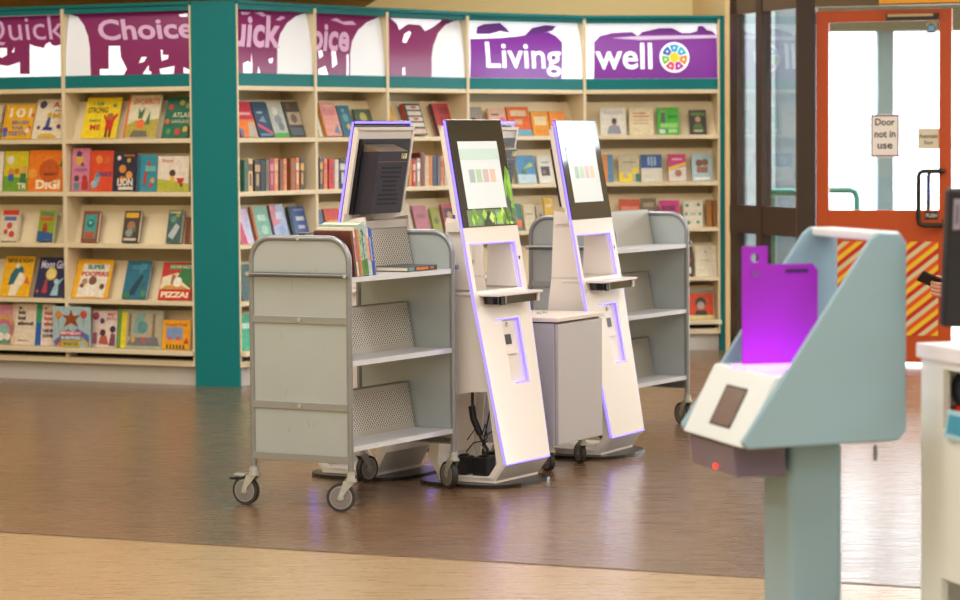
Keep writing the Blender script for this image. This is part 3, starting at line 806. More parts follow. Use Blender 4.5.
# --- bay D
face('D', 1, 320, 323.5, 105, 137.5, '#d7d2c2', None, 'thin white hardback at the start of the shelf under oice sign', tilt=19, t=.01)
face('D', 1, 327.5, 343, 104, 137.5, '#e0a094', '#d9962a', 'pink hardback with an ochre spine under the oice sign', [('r', .1, .6, .9, .8, '#d88a88'), ('p', [(.5, .1), (.9, .05), (.8, .35)], '#6f87a0'), ('r', .2, .86, .8, .92, '#e9c0b0')], tilt=19, t=.03)
face('D', 1, 344.5, 356, 107, 137.5, '#37718a', '#2c4a32', 'teal blue hardback with a green spine under oice sign', [('c', .5, .6, .25, '#66a8a8'), ('c', .6, .3, .18, '#c0b04a'), ('c', .4, .84, .12, '#7fb0c0')], tilt=19, t=.026)
face('D', 1, 360, 377, 110, 137.5, '#4d5f48', '#3c4a3a', 'dark green hardback just above the screen back', [('c', .5, .7, .2, '#b9b46a'), ('c', .6, .4, .2, '#6f8a62')], tilt=19)
spines('D', 2, [
    (320, 323, 157, '#4a4a6a', '#d8a030', 'slate'), (324, 327.5, 158, '#e08a4a', '#d9604a', 'peach'), (329, 334.5, 158.5, '#cc2c1c', '#b02015', 'red'), (335, 339, 159, '#d9cfc0', None, 'cream'),
    (340, 345.5, 158.5, '#2d2b2a', '#cfcac0', 'black and white'), (346, 350, 157.5, '#b89878', None, 'tan'), (351, 355, 158, '#6a4a3a', None, 'brown')], 189.5)
face('D', 3, 320, 327.5, 210, 243, '#5a76a8', None, 'dusty blue hardback on the third shelf under oice sign', tilt=16)
face('D', 3, 330, 345, 209, 243, '#e07a34', '#8a6a4a', 'rainbow coloured hardback on the third shelf under oice sign', [('p', [(.1, 0), (1, 0), (1, .3)], '#3f9ab0'), ('p', [(.1, 0), (.1, .6), (1, .6), (1, .3)], '#e9c23c'), ('p', [(.1, .6), (1, .6), (1, 1), (.1, 1)], '#d8483a')], tilt=16, t=.018)
# --- bay E
face('E', 1, 392.5, 399, 105, 136.5, '#d9a827', None, 'narrow yellow book at the start of the wordless sign shelf', tilt=19)
face('E', 1, 411, 428, 105, 136.5, '#3a3633', '#c83a22', 'black hardback with white list panels and a red spine', [('r', .14, .8, .94, .93, '#d8cfc0'), ('r', .14, .62, .94, .75, '#d8cfc0'), ('r', .14, .44, .94, .57, '#d8cfc0'), ('r', .14, .26, .94, .39, '#d8cfc0'), ('r', .14, .04, .94, .2, '#d0b8a8'), ('r', .4, .84, .7, .9, '#c0392c'), ('r', .4, .48, .7, .54, '#c0392c')], tilt=19, t=.03)
face('E', 1, 440, 456, 105, 136.5, '#b52c2c', '#4a4038', 'dark red hardback with a mottled spine under the wordless sign', [('r', .3, .66, .62, .86, '#8a1f24'), ('r', .66, .66, .9, .86, '#8a1f24'), ('r', .3, .4, .9, .58, '#98242a'), ('p', [(0, 0), (1, 0), (1, .26), (0, .3)], '#c9bdb4')], tilt=19, t=.03)
spines('E', 2, [
    (405.5, 408.5, 156.5, '#8a6a4a', None, 'brown'), (409, 412, 158.5, '#d98f2a', None, 'amber'), (413, 416, 160, '#c92a1c', '#e8c6b0', 'red'), (417, 420.5, 158, '#b9a890', '#f2f0e8', 'stone and white'),
    (421, 424.5, 152.5, '#7a2c2c', None, 'maroon'), (425, 429.5, 155.5, '#d8b48a', None, 'tan'), (430, 432.5, 155, '#e0802c', None, 'orange'), (433, 437, 155.5, '#2c3858', None, 'navy'),
    (438, 440.5, 156.5, '#6a6a68', None, 'grey'), (441, 444, 156, '#e08a5a', '#c85a3a', 'salmon'), (445, 448, 157, '#c8b898', None, 'beige')], 185.5)
face('E', 3, 402, 415, 204, 236, '#cfc3a6', None, 'cream hardback with a blue foot seen beside the screen back', [('r', 0, .0, 1, .16, '#4f94b8'), ('r', .2, .5, .8, .56, '#8f8468'), ('r', .2, .38, .8, .42, '#8f8468')], tilt=16)
face('E', 3, 418, 432, 205.5, 236, '#b9707c', None, 'dusty pink hardback under the wordless sign', [('r', .2, .55, .8, .7, '#a05a68')], tilt=16)
face('E', 3, 435, 444, 208.5, 236, '#9a9a2c', None, 'small olive hardback under the wordless sign', [('c', .5, .5, .25, '#5f6a22')], tilt=16)
face('E', 3, 447, 460, 204, 235, '#c05a6c', '#5a2c3a', 'rose hardback with a dark photo beside the front screen', [('r', .1, .45, .9, .85, '#5a3a3f'), ('c', .5, .6, .2, '#c9a08a')], tilt=16)
# --- bay F
face('F', 1, 472.5, 486, 107.5, 136.5, '#9a958c', None, 'grey book with dark portrait at the start of Living shelf', [('c', .3, .5, .22, '#2f2722'), ('c', .6, .3, .26, '#352d2a'), ('c', .62, .6, .15, '#b98a70')], tilt=16)
face('F', 1, 492, 509.5, 109, 136.5, '#dfb49c', '#c9a070', 'pale peach book with a pink spot under Living sign', [('c', .78, .55, .18, '#d86a94'), ('r', .15, .74, .6, .8, '#7a5a5a'), ('r', .15, .5, .55, .56, '#8a6a66')], tilt=16)
face('F', 1, 511, 533, 107.5, 136.5, '#e0661e', '#d0571a', 'large orange book with pale title panels under Living sign', [('r', .14, .68, .86, .88, '#ddc49c'), ('r', .3, .38, .62, .56, '#d4b08a'), ('r', 0, 0, 1, .2, '#6aa6bc'), ('r', .1, .6, .9, .64, '#cf5418')], tilt=16)
face('F', 1, 534, 551, 112, 136.5, '#e2931c', None, 'amber book with a cream title panel under Living sign', [('r', .14, .42, .86, .78, '#e6cf9c'), ('r', .2, .1, .8, .2, '#d8861a')], tilt=14)
face('F', 1, 552, 568, 112, 136.5, '#ea8a1e', None, 'bright orange book beside the second screen top', [('r', .2, .6, .5, .66, '#f0c890'), ('r', .2, .4, .4, .46, '#f0c890')], tilt=14)
face('F', 2, 519, 537, 156, 185, '#4f8fc0', '#dfe6e4', 'blue leaflet book with a yellow green leaf under Living', [('p', [(.3, .5), (.9, .62), (.8, .75), (.5, .62)], '#b9c832'), ('r', 0, 0, 1, .32, '#b9cfdc'), ('p', [(.1, .4), (.5, .3), (.4, .5)], '#5a7f34')], tilt=12)
face('F', 2, 540, 554, 156, 184.5, '#dcd9cf', None, 'white book with a dark square photo under Living sign', [('r', .2, .26, .82, .6, '#4a4644'), ('c', .4, .4, .12, '#9a7060'), ('r', .25, .72, .8, .77, '#9a968c')], tilt=12)
face('F', 3, 516, 524, 204, 232, '#3f7f6a', None, 'green paperback partly behind the front kiosk under Living', [('r', .1, .1, .9, .4, '#dc6a2a')], tilt=12)
face('F', 3, 526, 537, 205, 231, '#d8cba8', None, 'plain cream paperback between the two kiosks', [('r', .2, .6, .8, .66, '#a89c7c')], tilt=12)
face('F', 3, 539, 546, 206, 231, '#b9a68a', None, 'beige paperback next to the yellow one under Living', [('c', .5, .6, .2, '#7d6a58')], tilt=12)
face('F', 3, 547, 556, 198, 231, '#e0b01c', None, 'yellow paperback beside the second kiosk side panel', [('r', .2, .7, .8, .8, '#f0dca0')], tilt=12)
# --- bay G
face('G', 1, 601, 626.5, 108, 136.5, '#d9d5c8', None, 'pale book with a man in a grey shirt under well', [
    ('t', 'THE LOST', .12, .74, .88, .86, '#a9a8b0', .02), ('p', [(.24, .04), (.8, .04), (.74, .3), (.56, .38), (.34, .32)], '#8b8f9a'), ('c', .54, .46, .1, '#8a6050'), ('c', .54, .52, .1, '#3f3530')], tilt=12)
face('G', 1, 630, 654, 108.5, 136.5, '#ddd0a8', None, 'cream book with pale red title lines under well', [('r', .15, .78, .7, .83, '#c9786a'), ('r', .15, .66, .86, .72, '#d08a6a'), ('r', .15, .52, .8, .56, '#c9a88a'), ('r', .15, .4, .82, .44, '#c9a88a')], tilt=12)
face('G', 1, 658, 679.5, 108, 135.5, '#3fb428', '#2f9a20', 'bright green book with a standing figure under well', [
    ('p', [(.14, .2), (.38, .2), (.36, .8), (.18, .8)], '#5a5f5c'), ('c', .27, .88, .08, '#b08a74'), ('r', .5, .6, .94, .72, '#2b8a20'), ('r', .14, .24, .94, .42, '#8fce6c'), ('r', .5, .06, .9, .2, '#a8d88a'), ('r', .08, .04, .34, .2, '#cfd6cc')], tilt=12)
face('G', 1, 690, 707, 110.5, 135.5, '#343226', None, 'dark book with a person in green under well', [('c', .5, .62, .17, '#b58c70'), ('p', [(.15, .1), (.85, .1), (.7, .45), (.3, .45)], '#4f6a2a'), ('r', .1, .76, .9, .9, '#5a7a30'), ('r', .25, .1, .75, .18, '#b3b09a')], tilt=12)
face('G', 2, 603.5, 613.5, 155, 182, '#4f86a8', '#e08a34', 'narrow blue and orange book beside the second screen', [('r', 0, 0, .45, 1, '#df8a38')], tilt=10)
face('G', 2, 619.5, 640, 155.5, 182, '#c3bb9a', None, 'khaki book with a yellow block on the second shelf', [('r', 0, 0, .62, .34, '#ecd21c'), ('c', .8, .4, .16, '#e6cf2a'), ('r', .8, 0, 1, .3, '#3a7a6c'), ('r', .2, .14, .42, .5, '#c3bb9a'), ('r', .2, .7, .8, .76, '#9a927a')], tilt=10)
face('G', 2, 641.5, 662.5, 155, 182, '#d8d4c4', None, 'blue topped book with a white lower half on second shelf', [('r', 0, .5, 1, 1, '#2c5a94'), ('r', .32, .6, .42, .92, '#9ab4cc'), ('r', .47, .56, .57, .92, '#9ab4cc'), ('r', .62, .6, .72, .92, '#9ab4cc')], tilt=10)
face('G', 2, 669, 686.5, 154.5, 181.5, '#c83a78', None, 'magenta topped book with a photo on the second shelf', [('p', [(0, 0), (1, 0), (1, .56), (0, .4)], '#d9d2c6'), ('p', [(0, .4), (1, .6), (1, .7), (0, .52)], '#e6c832'), ('c', .55, .3, .2, '#a8705a'), ('r', .2, .78, .8, .84, '#e8b0c8')], tilt=10)
face('G', 2, 692.5, 712.5, 154, 181.5, '#a9c4c8', None, 'pale blue book with two brown faces on second shelf', [('c', .36, .66, .18, '#7a4f3a'), ('c', .66, .68, .17, '#8a5d44'), ('r', .24, .3, .78, .52, '#9a6a50'), ('r', .1, .04, .9, .14, '#dfe2da')], tilt=10)
face('G', 3, 620, 640.5, 199.5, 228.5, '#d2553c', None, 'coral book half hidden by the rear trolley', [('r', .1, .6, .9, .75, '#e08a6a')], tilt=8)
face('G', 3, 641.5, 657, 198.5, 228.5, '#7d6c55', None, 'brown book half hidden by the rear trolley', [('r', .15, .7, .85, .85, '#a8987c')], tilt=8)
face('G', 3, 660, 680, 200.5, 228.5, '#cf3f86', None, 'hot pink book above the rear trolley arch', [('t', 'ROSE', .14, .6, .8, .8, '#5a1f4a', .03)], tilt=8)
face('G', 3, 684, 703, 201, 228, '#dfd8c0', None, 'white book with green leaf sprigs under well', [('c', .2, .82, .09, '#4f8f7a'), ('c', .8, .84, .09, '#4f8f7a'), ('c', .14, .5, .08, '#5a9a84'), ('c', .86, .5, .08, '#5a9a84'), ('c', .25, .16, .09, '#4f8f7a'), ('c', .75, .18, .09, '#5a9a84'), ('r', .35, .46, .65, .54, '#a8c0a8')], tilt=8)
face('G', 3, 707, 712, 200, 227.5, '#a8702a', None, 'narrow brown paperback, inner one at the shelf end under well', tilt=6, t=.03)
face('G', 3, 713, 718, 200.5, 227.5, '#8f5c22', None, 'narrow dark brown paperback against the end upright under well', tilt=6, t=.03)
face('G', 4, 684, 693.5, 247, 275, '#4a3f3a', '#c8402a', 'dark book with red marks beside the trolley post', [('r', .2, .5, .8, .62, '#c04a34'), ('r', .2, .1, .8, .3, '#d8d0c4')], tilt=8)
face('G', 4, 695.5, 717, 246, 275, '#e0d7bf', None, 'plain ivory book on the fourth shelf under well', [('c', .5, .8, .06, '#b8a888'), ('r', .3, .5, .7, .53, '#c9bda0')], tilt=8)
face('G', 5, 688.5, 714, 289.5, 320.5, '#d84a20', None, 'orange red book with a grey portrait on lowest shelf', [('r', 0, .86, 1, 1, '#8a8070'), ('c', .5, .55, .22, '#4a423c'), ('c', .5, .46, .15, '#b3a596'), ('p', [(.2, 0), (.8, 0), (.7, .3), (.3, .3)], '#3f3a36'), ('r', 0, 0, 1, .14, '#d9c48a')], tilt=8)

# ------------------------------------------------------------------ casters
def caster(parent, x, y, yaw, top=0.17, rad=0.062, brake=False, wid=0.026, off=0.043):
    M = Matrix.Translation((x, y, 0)) @ Matrix.Rotation(yaw, 4, 'Z')
    # local +x is the trailing direction of the wheel
    m = MB()
    m.cyl((0, 0, top - .028), (0, 0, top), .019, CHROME, 18, M)
    m.cyl((0, 0, top - .04), (0, 0, top - .028), .026, CHROME, 18, M)
    for sgn in (-1, 1):
        yy = sgn * (wid / 2 + .004)
        m.prism_y([(-.022, top - .036), (.03, top - .036), (off + .012, rad + .004), (off + .012, rad - .01), (off - .012, rad - .01), (off - .014, rad + .012)], yy - .0018, yy + .0018, CHROME, M)
    m.box(-.022, .03, -wid / 2 - .005, wid / 2 + .005, top - .041, top - .036, CHROME, M)
    if brake:
        m.box(off - .005, off + .05, -.02, .02, top - .042, top - .034, CHROME, M)
        m.box(off + .04, off + .075, -.016, .016, top - .062, top - .052, BLACKP, M)
    m.cyl((off, -wid / 2 - .008, rad), (off, wid / 2 + .008, rad), .006, CHROME, 12, M)
    o = m.build('caster', parent)
    w = MB()
    w.cyl((off, -wid / 2, rad), (off, wid / 2, rad), rad, RUBBER, 36, M)
    for sgn in (-1, 1):
        w.cyl((off, sgn * wid / 2, rad), (off, sgn * (wid / 2 + .0012), rad), rad * .8, mat('#9b9894', .5), 32, M)
        w.cyl((off, sgn * (wid / 2 + .0012), rad), (off, sgn * (wid / 2 + .002), rad), rad * .72, HUB, 32, M)
        w.cyl((off, sgn * (wid / 2 + .002), rad), (off, sgn * (wid / 2 + .004), rad), rad * .22, mat('#b3aea8', .4), 20, M)
    w.build('wheel', o)
    return o

# ------------------------------------------------------------------ book trolley
TW, TL = 0.505, 0.864
def make_trolley(label, loc, rz, yaws):
    t = thing('book_trolley', label, 'trolley', loc, rz, 'grey steel book trolleys')
    hx, hy, r = TW / 2, TL / 2, 0.0132
    top = 1.187
    for sy in (-1, 1):
        y = sy * hy
        path = [(-hx, y, .165), (-hx, y, top - .1 - r)]
        for k in range(1, 9):
            a = math.pi - k * math.pi / 16
            path.append((-hx + .1 + .1 * math.cos(a), y, top - r - .1 + .1 * math.sin(a)))
        for k in range(0, 9):
            a = math.pi / 2 - k * math.pi / 16
            path.append((hx - .1 + .1 * math.cos(a), y, top - r - .1 + .1 * math.sin(a)))
        path.append((hx, y, .165))
        m = MB(); m.tube(path, r, TROLLEY_FR, 12)
        fr = m.build('end_frame', t)
        # sheet panel with rounded top corners
        pts = [(-hx, .212), (hx, .212), (hx, top - .112)]
        for k in range(1, 9):
            a = k * math.pi / 16
            pts.append((hx - .1 + .1 * math.cos(a), top - .112 + .1 * math.sin(a)))
        for k in range(0, 9):
            a = math.pi / 2 + k * math.pi / 16
            pts.append((-hx + .1 + .1 * math.cos(a), top - .112 + .1 * math.sin(a)))
        m = MB(); m.prism_y(pts, y - .003, y + .003, TROLLEY)
        if sy < 0:
            SCR = mat('#8d8378', .5)
            rnd = random.Random(3)
            for q in range(9):
                x0, z0 = rnd.uniform(-.18, .18), rnd.uniform(.3, 1.1)
                dx, dz = rnd.uniform(-.02, .02), rnd.uniform(.004, .05)
                m.poly_y([(x0, z0), (x0 + .0018, z0), (x0 + dx + .0018, z0 + dz), (x0 + dx, z0 + dz)], y - .0034, SCR)
        pn = m.build('end_panel', t)
        for z in (.82, .447):
            m = MB(); m.box(-hx + .006, hx - .006, y + sy * .003, y + sy * .010, z - .016, z + .016, mat('#9da2a4', .34, metal=.5))
            m.cyl((0, y + sy * .008, z), (0, y + sy * .014, z), .008, CHROME, 12)
            m.build('cross_strip', t, .0012)
        m = MB(); m.box(-hx, hx, y + sy * .003 - .006, y + sy * .012, .205, .238, mat('#9da2a4', .34, metal=.5)); m.build('bottom_rail', t, .0015)
        m = MB(); m.cyl((-hx - .014, y + sy * .024, 1.015), (hx + .014, y + sy * .024, 1.015), .0115, mat('#77797a', .3, metal=.6), 14)
        for sx in (-1, 1):
            m.cyl((sx * hx, y, 1.015), (sx * hx, y + sy * .036, 1.015), .009, CHROME, 12)
        m.build('bumper_bar', t)
        m = MB(); m.cyl((0, y + sy * .01, top - r), (0, y + sy * .016, top - r), .009, CHROME, 12); m.build('screw', fr)
    for z in (1.006, .645, .276):
        m = MB()
        m.box(-hx + .006, hx - .006, -hy + .006, hy - .006, z - .006, z, TROLLEY_SH)
        for sx in (-1, 1):
            m.box(sx * (hx + .0) - .003, sx * (hx + .0) + .003, -hy + .0135, hy - .0135, z - .02, z + .002, TROLLEY_SH)
        sh = m.build('shelf', t)
        ht = .187 if z > 1 else .205
        for sx in (-1, 1):
            m = MB()
            b0, t0 = sx * .055, sx * .018
            e = .0015
            m.hexa([(b0 - e, -hy + .015, z + .001), (b0 + e, -hy + .015, z + .001), (b0 + e, hy - .015, z + .001), (b0 - e, hy - .015, z + .001)],
                   [(t0 - e, -hy + .015, z + ht), (t0 + e, -hy + .015, z + ht), (t0 + e, hy - .015, z + ht), (t0 - e, hy - .015, z + ht)], PERF)
            # plain borders top and foot
            def lerp(a): return b0 + (t0 - b0) * a
            for a0, a1 in ((0.0, .12), (.9, 1.0)):
                xx0, xx1 = lerp(a0) + sx * .002, lerp(a1) + sx * .002
                m.add([(xx0, -hy + .015, z + ht * a0), (xx0, hy - .015, z + ht * a0), (xx1, hy - .015, z + ht * a1), (xx1, -hy + .015, z + ht * a1)], [(0, 1, 2, 3)], mat('#a8a498', .4, metal=.3))
            m.build('sloped_divider', t)
        m = MB(); m.box(-.021, .021, -hy + .014, hy - .014, z + ht, z + ht + .004, mat('#86837c', .4, metal=.4)); m.build('divider_cap', t)
    k = 0
    for sx, sy in ((-1, -1), (1, -1), (1, 1), (-1, 1)):
        caster(t, sx * hx, sy * hy, yaws[k] - rz, brake=(k == 0))
        k += 1
    return t

TH1 = R(-30.2)   # end panel direction: local x; long axis = local y
ex = Vector((math.cos(TH1), math.sin(TH1), 0)); ey = Vector((-math.sin(TH1), math.cos(TH1), 0))
NR = Vector((-0.560, 11.75, 0))
T1 = NR - ex * (TW / 2) + ey * (TL / 2)
yaw_list = [math.atan2(.45, -.89), math.atan2(.12, -.99), math.atan2(.85, -.52), math.atan2(.75, .66)]
trolley = make_trolley('grey steel book trolley in front with books on its top shelf', T1, TH1, yaw_list)
FR2 = Vector((1.146, 15.2, 0))
T2 = FR2 - ex * (TW / 2) - ey * (TL / 2)
trolley2 = dup_tree(trolley)
trolley2.location = T2
trolley2['label'] = 'empty grey book trolley standing behind the second kiosk'

# books standing on the front trolley, top shelf, near end
def trolley_pt(x, y, z): return T1 + ex * x + ey * y + Vector((0, 0, z))
tb = [(.0, .016, .19, .20, '#6a3a2c', None, 'brown'), (.018, .012, .185, .215, '#e8e3d2', '#d05a78', 'white and pink'), (.032, .007, .18, .2, '#c94f8a', None, 'magenta'),
      (.041, .006, .18, .195, '#7fae4a', None, 'leaf green'), (.049, .010, .19, .205, '#e8861e', None, 'orange'), (.061, .050, .2, .228, '#a9c9c0', 'tree', 'pale green floral'),
      (.110, .016, .19, .225, '#b9d3e2', '#e8a890', 'light blue'), (.128, .010, .18, .21, '#e4dfd2', '#d86a4a', 'white'), (.140, .013, .19, .212, '#1f4fb0', '#a8c0e8', 'blue'), (.155, .011, .19, .206, '#2a5cc0', None, 'bright blue')]
for i, (y0, th, d, h, c, b, cn) in enumerate(tb):
    m = MB()
    cc = paint(c)
    m.box(0, .002, 0, th, 0, h, cc)          # spine faces +x of the trolley (local -x here flipped below)
    m.box(.002, d, 0, .0015, 0, h, cc)
    m.box(.002, d, th - .0015, th, 0, h, cc)
    if b == 'tree':
        rnd = random.Random(5)
        for q in range(26):
            a, bb = rnd.uniform(.1, .9), rnd.uniform(.05, .95)
            m.add([(-.0006, th * a - .004, h * bb), (-.0006, th * a, h * bb + .008), (-.0006, th * a + .004, h * bb), (-.0006, th * a, h * bb - .008)], [(0, 1, 2, 3)], paint(rnd.choice(['#3f7a34', '#5a9a40', '#d8747c', '#2f5a2c', '#e0c060'])))
        m.box(-.0012, -.0007, th * .45, th * .52, h * .05, h * .9, paint('#3a4a34'))
        m.box(-.0010, -.0005, .002, th - .002, .002, h * .3, paint('#4f8a34'))
    elif b:
        m.box(-.0008, 0, th * .2, th * .8, h * .3, h * .8, paint(b))
    o = m.build('standing_book')
    # local x -> trolley -x (spine outward to +x), rotate 180 about z keeps y reversed
    lean = R(11)
    Mw = Matrix.Translation(trolley_pt(TW / 2 - .012, -TL / 2 + .02 + y0 + th + .052, .9885 + .019)) @ Matrix.Rotation(TH1 + math.pi, 4, 'Z') @ Matrix.Rotation(-lean, 4, 'X')
    Mw = Mw @ Matrix.Translation((0, 0, 0.0 + th * math.sin(lean)))
    o.location = Mw.to_translation(); o.rotation_euler = Mw.to_euler()
    m = MB(); m.box(.0025, d - .003, .0016, th - .0016, .003, h - .003, PAGES); m.build('page_block', o)
    tag(o, f'{cn} book spine, {ORD[i]} from the end panel on the front trolley', 'book', 'books standing on the front trolley')
# flat book
m = MB()
m.box(0, .17, 0, .25, 0, .003, paint('#3a3430')); m.box(0, .17, 0, .25, .019, .022, paint('#35434a')); m.box(.167, .17, 0, .25, .003, .019, paint('#3a3430'))
m.box(.1702, .171, .07, .17, .005, .017, paint('#d8742c')); m.box(.1702, .171, .0, .05, .003, .019, paint('#6f8f8c')); m.box(.1702, .171, .19, .22, .006, .016, paint('#c9603a'))
o = m.build('flat_book', loc=trolley_pt(.052, .1, .9885 + .019), rot=(0, 0, TH1))
mm = MB(); mm.box(.003, .166, -.03 + .033, .247, .003, .019, PAGES); mm.build('page_block', o)
tag(o, 'dark book with orange spine lettering lying flat on the front trolley', 'book')

# ------------------------------------------------------------------ self-service kiosks
def fy(z):  # front plane
    return 0.283 * (z - 0.11) / 1.57
def hw(z):
    return 0.205 + (0.25 - 0.205) * min(1, max(0, (z - .11) / (.85 - .11)))

SCREEN = mat('#d4dcdf', 0.12, emit=0.36, coat=0.5)
def make_kiosk(label, loc, rz, leaves):
    t = thing('self_service_kiosk', label, 'kiosk', loc, rz, 'white self-service kiosks')
    T = 0.018
    def slab(m, x0f, x1f, z0, z1, mt, o0=0.0, o1=T):
        """a piece of the leaning front plate; x0f/x1f functions of z; o0..o1 depth behind the plane"""
        b = [(x0f(z0), fy(z0) + o0, z0), (x1f(z0), fy(z0) + o0, z0), (x1f(z0), fy(z0) + o1, z0), (x0f(z0), fy(z0) + o1, z0)]
        tp = [(x0f(z1), fy(z1) + o0, z1), (x1f(z1), fy(z1) + o0, z1), (x1f(z1), fy(z1) + o1, z1), (x0f(z1), fy(z1) + o1, z1)]
        m.hexa(b, tp, mt)
    L_ = lambda z: -hw(z); R_ = lambda z: hw(z)
    m = MB()
    slab(m, L_, R_, .11, .47, KWHITE)
    slab(m, L_, lambda z: -.09, .47, .76, KWHITE); slab(m, lambda z: .125, R_, .47, .76, KWHITE)
    slab(m, L_, R_, .76, .90, KWHITE)
    slab(m, L_, lambda z: -.222, .90, 1.116, KWHITE); slab(m, lambda z: .2, R_, .90, 1.116, KWHITE)
    slab(m, L_, R_, 1.116, 1.19, KWHITE)
    # chamfered toe
    m.hexa([(-.2, .062, .03), (.2, .062, .03), (.2, .08, .03), (-.2, .08, .03)], [(-.205, 0, .11), (.205, 0, .11), (.205, .018, .11), (-.205, .018, .11)], mat('#d9d5d0', .35))
    m.build('front_panel', t)
    # side panels with an arched cut-out near the floor
    for sx in (-1, 1):
        m = MB()
        x0 = sx * .2; x1 = sx * .188
        a, b = min(x0, x1), max(x0, x1)
        f = lambda z: fy(z) + T
        m.prism_x([(f(.44), .44), (f(.9), .9), (f(.9) + .17, .9), (.395, .40), (.30, .408), (.22, .432)], a, b, KSIDE)
        m.prism_x([(f(.9), .9), (f(1.22), 1.22), (.315, 1.235), (f(.9) + .17, .9)], a, b, KSIDE)
        m.prism_x([(f(.11), .11), (f(.44), .44), (f(.44) + .025, .44), (.055, .11)], a, b, KSIDE)
        m.prism_x([(f(.11), .11), (.055, .11), (.1, .045), (.062, .03)], a, b, KSIDE)
        m.prism_x([(.062, .03), (.1, .045), (.335, .045), (.365, .03)], a, b, KSIDE)
        m.prism_x([(.335, .045), (.37, .10), (.42, .13), (.365, .03)], a, b, KSIDE)
        m.prism_x([(.37, .10), (.345, .405), (.395, .40), (.42, .13)], a, b, KSIDE)
        m.prism_x([(.02 + f(.9) - .019, .895), (f(.9) + .17, .895), (f(.9) + .17, .905), (f(.9), .905)], a, b, mat('#cfc6bd', .5))
        m.build('side_panel', t)
    m = MB(); m.box(-.2, .2, .062, .366, .018, .044, KSIDE); m.build('base_frame', t, .002)
    # rear leg plate between the sides
    m = MB(); m.hexa([(-.187, .405, .13), (.187, .405, .13), (.187, .419, .13), (-.187, .419, .13)], [(-.187, .382, .40), (.187, .382, .40), (.187, .395, .40), (-.187, .395, .40)], KSIDE)
    m.hexa([(-.187, .352, .03), (.187, .352, .03), (.187, .365, .03), (-.187, .365, .03)], [(-.187, .405, .13), (.187, .405, .13), (.187, .419, .13), (-.187, .419, .13)], mat('#d9d5d0', .35)); m.build('rear_panel', t)
    # black rubber mat
    m = MB()
    pts = []
    for k in range(28):
        a = 2 * math.pi * k / 28
        c, s = math.cos(a), math.sin(a)
        pts.append((math.copysign(abs(c) ** .55, c) * .275, .235 + math.copysign(abs(s) ** .75, s) * .27))
    m.prism_z(pts, .001, .017, mat('#1b1a19', .3)); m.build('floor_mat', t)
    # LED strips along both edges and around the openings
    for sx in (-1, 1):
        m = MB()
        xa, xb = (lambda z: hw(z), lambda z: hw(z) + .0015)
        if sx < 0: xa, xb = (lambda z: -hw(z) - .0015, lambda z: -hw(z))
        slab(m, xa, xb, .11, .47, LED, .0005, .012); slab(m, xa, xb, .47, .85, LED, .0005, .012); slab(m, xa, xb, .85, 1.68, LED, .0005, .012)
        m.build('light_strip', t)
    for x0, x1, z0, z1, o0, o1 in ((-.22, .2, 1.112, 1.117, -.001, .005), (.194, .201, .9, 1.112, -.001, .004), (-.09, .126, .7601, .765, -.002, .004),
                                   (.115, .126, .47, .76, -.001, .003), (.0, .125, .465, .47, -.002, .004), (-.205, .205, .106, .111, -.001, .006)):
        m = MB(); slab(m, lambda z: x0, lambda z: x1, z0, z1, LED, o0, o1); m.build('light_strip', t)
    # card reader recess
    m = MB()
    slab(m, lambda z: -.092, lambda z: .127, .465, .765, mat('#ece2d8', .35), .012, .02)
    slab(m, lambda z: -.09, lambda z: -.035, .47, .76, KWHITE, .0, .012)
    slab(m, lambda z: -.03, lambda z: .03, .645, .69, BLACKP, .004, .0125)
    m.hexa([(-.03, fy(.60) + .002, .60), (.07, fy(.60) + .002, .60), (.07, fy(.60) + .014, .60), (-.03, fy(.60) + .014, .60)],
           [(-.03, fy(.645) + .008, .645), (.02, fy(.645) + .008, .645), (.02, fy(.645) + .014, .645), (-.03, fy(.645) + .014, .645)], KWHITE)
    z = .735
    m.cyl((.02, fy(z) + .012, z), (.02, fy(z) + .004, z), .011, CHROME, 14)
    m.build('card_reader', t)
    # tray with printer slot
    m = MB()
    m.box(-.205, .222, fy(.89) - .10, fy(.89) + .13, .876, .888, mat('#e6e0dc', .3)); m.build('tray', t, .003)
    m = MB()
    m.box(-.17, .2, fy(.86) - .075, fy(.86) + .02, .838, .883, BLACKG); m.box(-.15, -.11, fy(.86) - .082, fy(.86) - .074, .835, .884, BLACKP)
    m.box(.19, .205, fy(.86) - .085, fy(.86) - .01, .838, .886, KSIDE); m.box(-.115, -.107, fy(.86) - .085, fy(.86) - .07, .838, .883, STEEL)
    m.build('receipt_printer', t, .002)
    # scanner box on the far side
    m = MB(); m.hexa([(.2, fy(.98) + .02, .98), (.235, fy(.98) + .02, .98), (.235, fy(.98) + .12, .98), (.2, fy(.98) + .12, .98)], [(.2, fy(1.19) + .02, 1.19), (.235, fy(1.19) + .02, 1.19), (.235, fy(1.19) + .1, 1.19), (.2, fy(1.19) + .1, 1.19)], KSIDE)
    o = m.build('reader_housing', t, .003)
    m = MB(); m.cyl((.22, fy(1.0) + .018, 1.0), (.22, fy(1.04) + .01, 1.045), .013, BLACKP, 12); m.build('reader_lens', o)
    # screen: white rim, black glass, display
    m = MB()
    slab(m, lambda z: -.25, lambda z: .25, 1.19, 1.655, KSIDE, .0165, .03)
    slab(m, lambda z: -.25, lambda z: -.235, 1.25, 1.655, KSIDE, .03, .042); slab(m, lambda z: .235, lambda z: .25, 1.25, 1.655, KSIDE, .03, .042); slab(m, lambda z: -.25, lambda z: .25, 1.64, 1.655, KSIDE, .03, .042)
    slab(m, lambda z: -.22, lambda z: .22, 1.17, 1.215, KSIDE, .02, .11)
    m.build('screen_housing', t)
    m = MB()
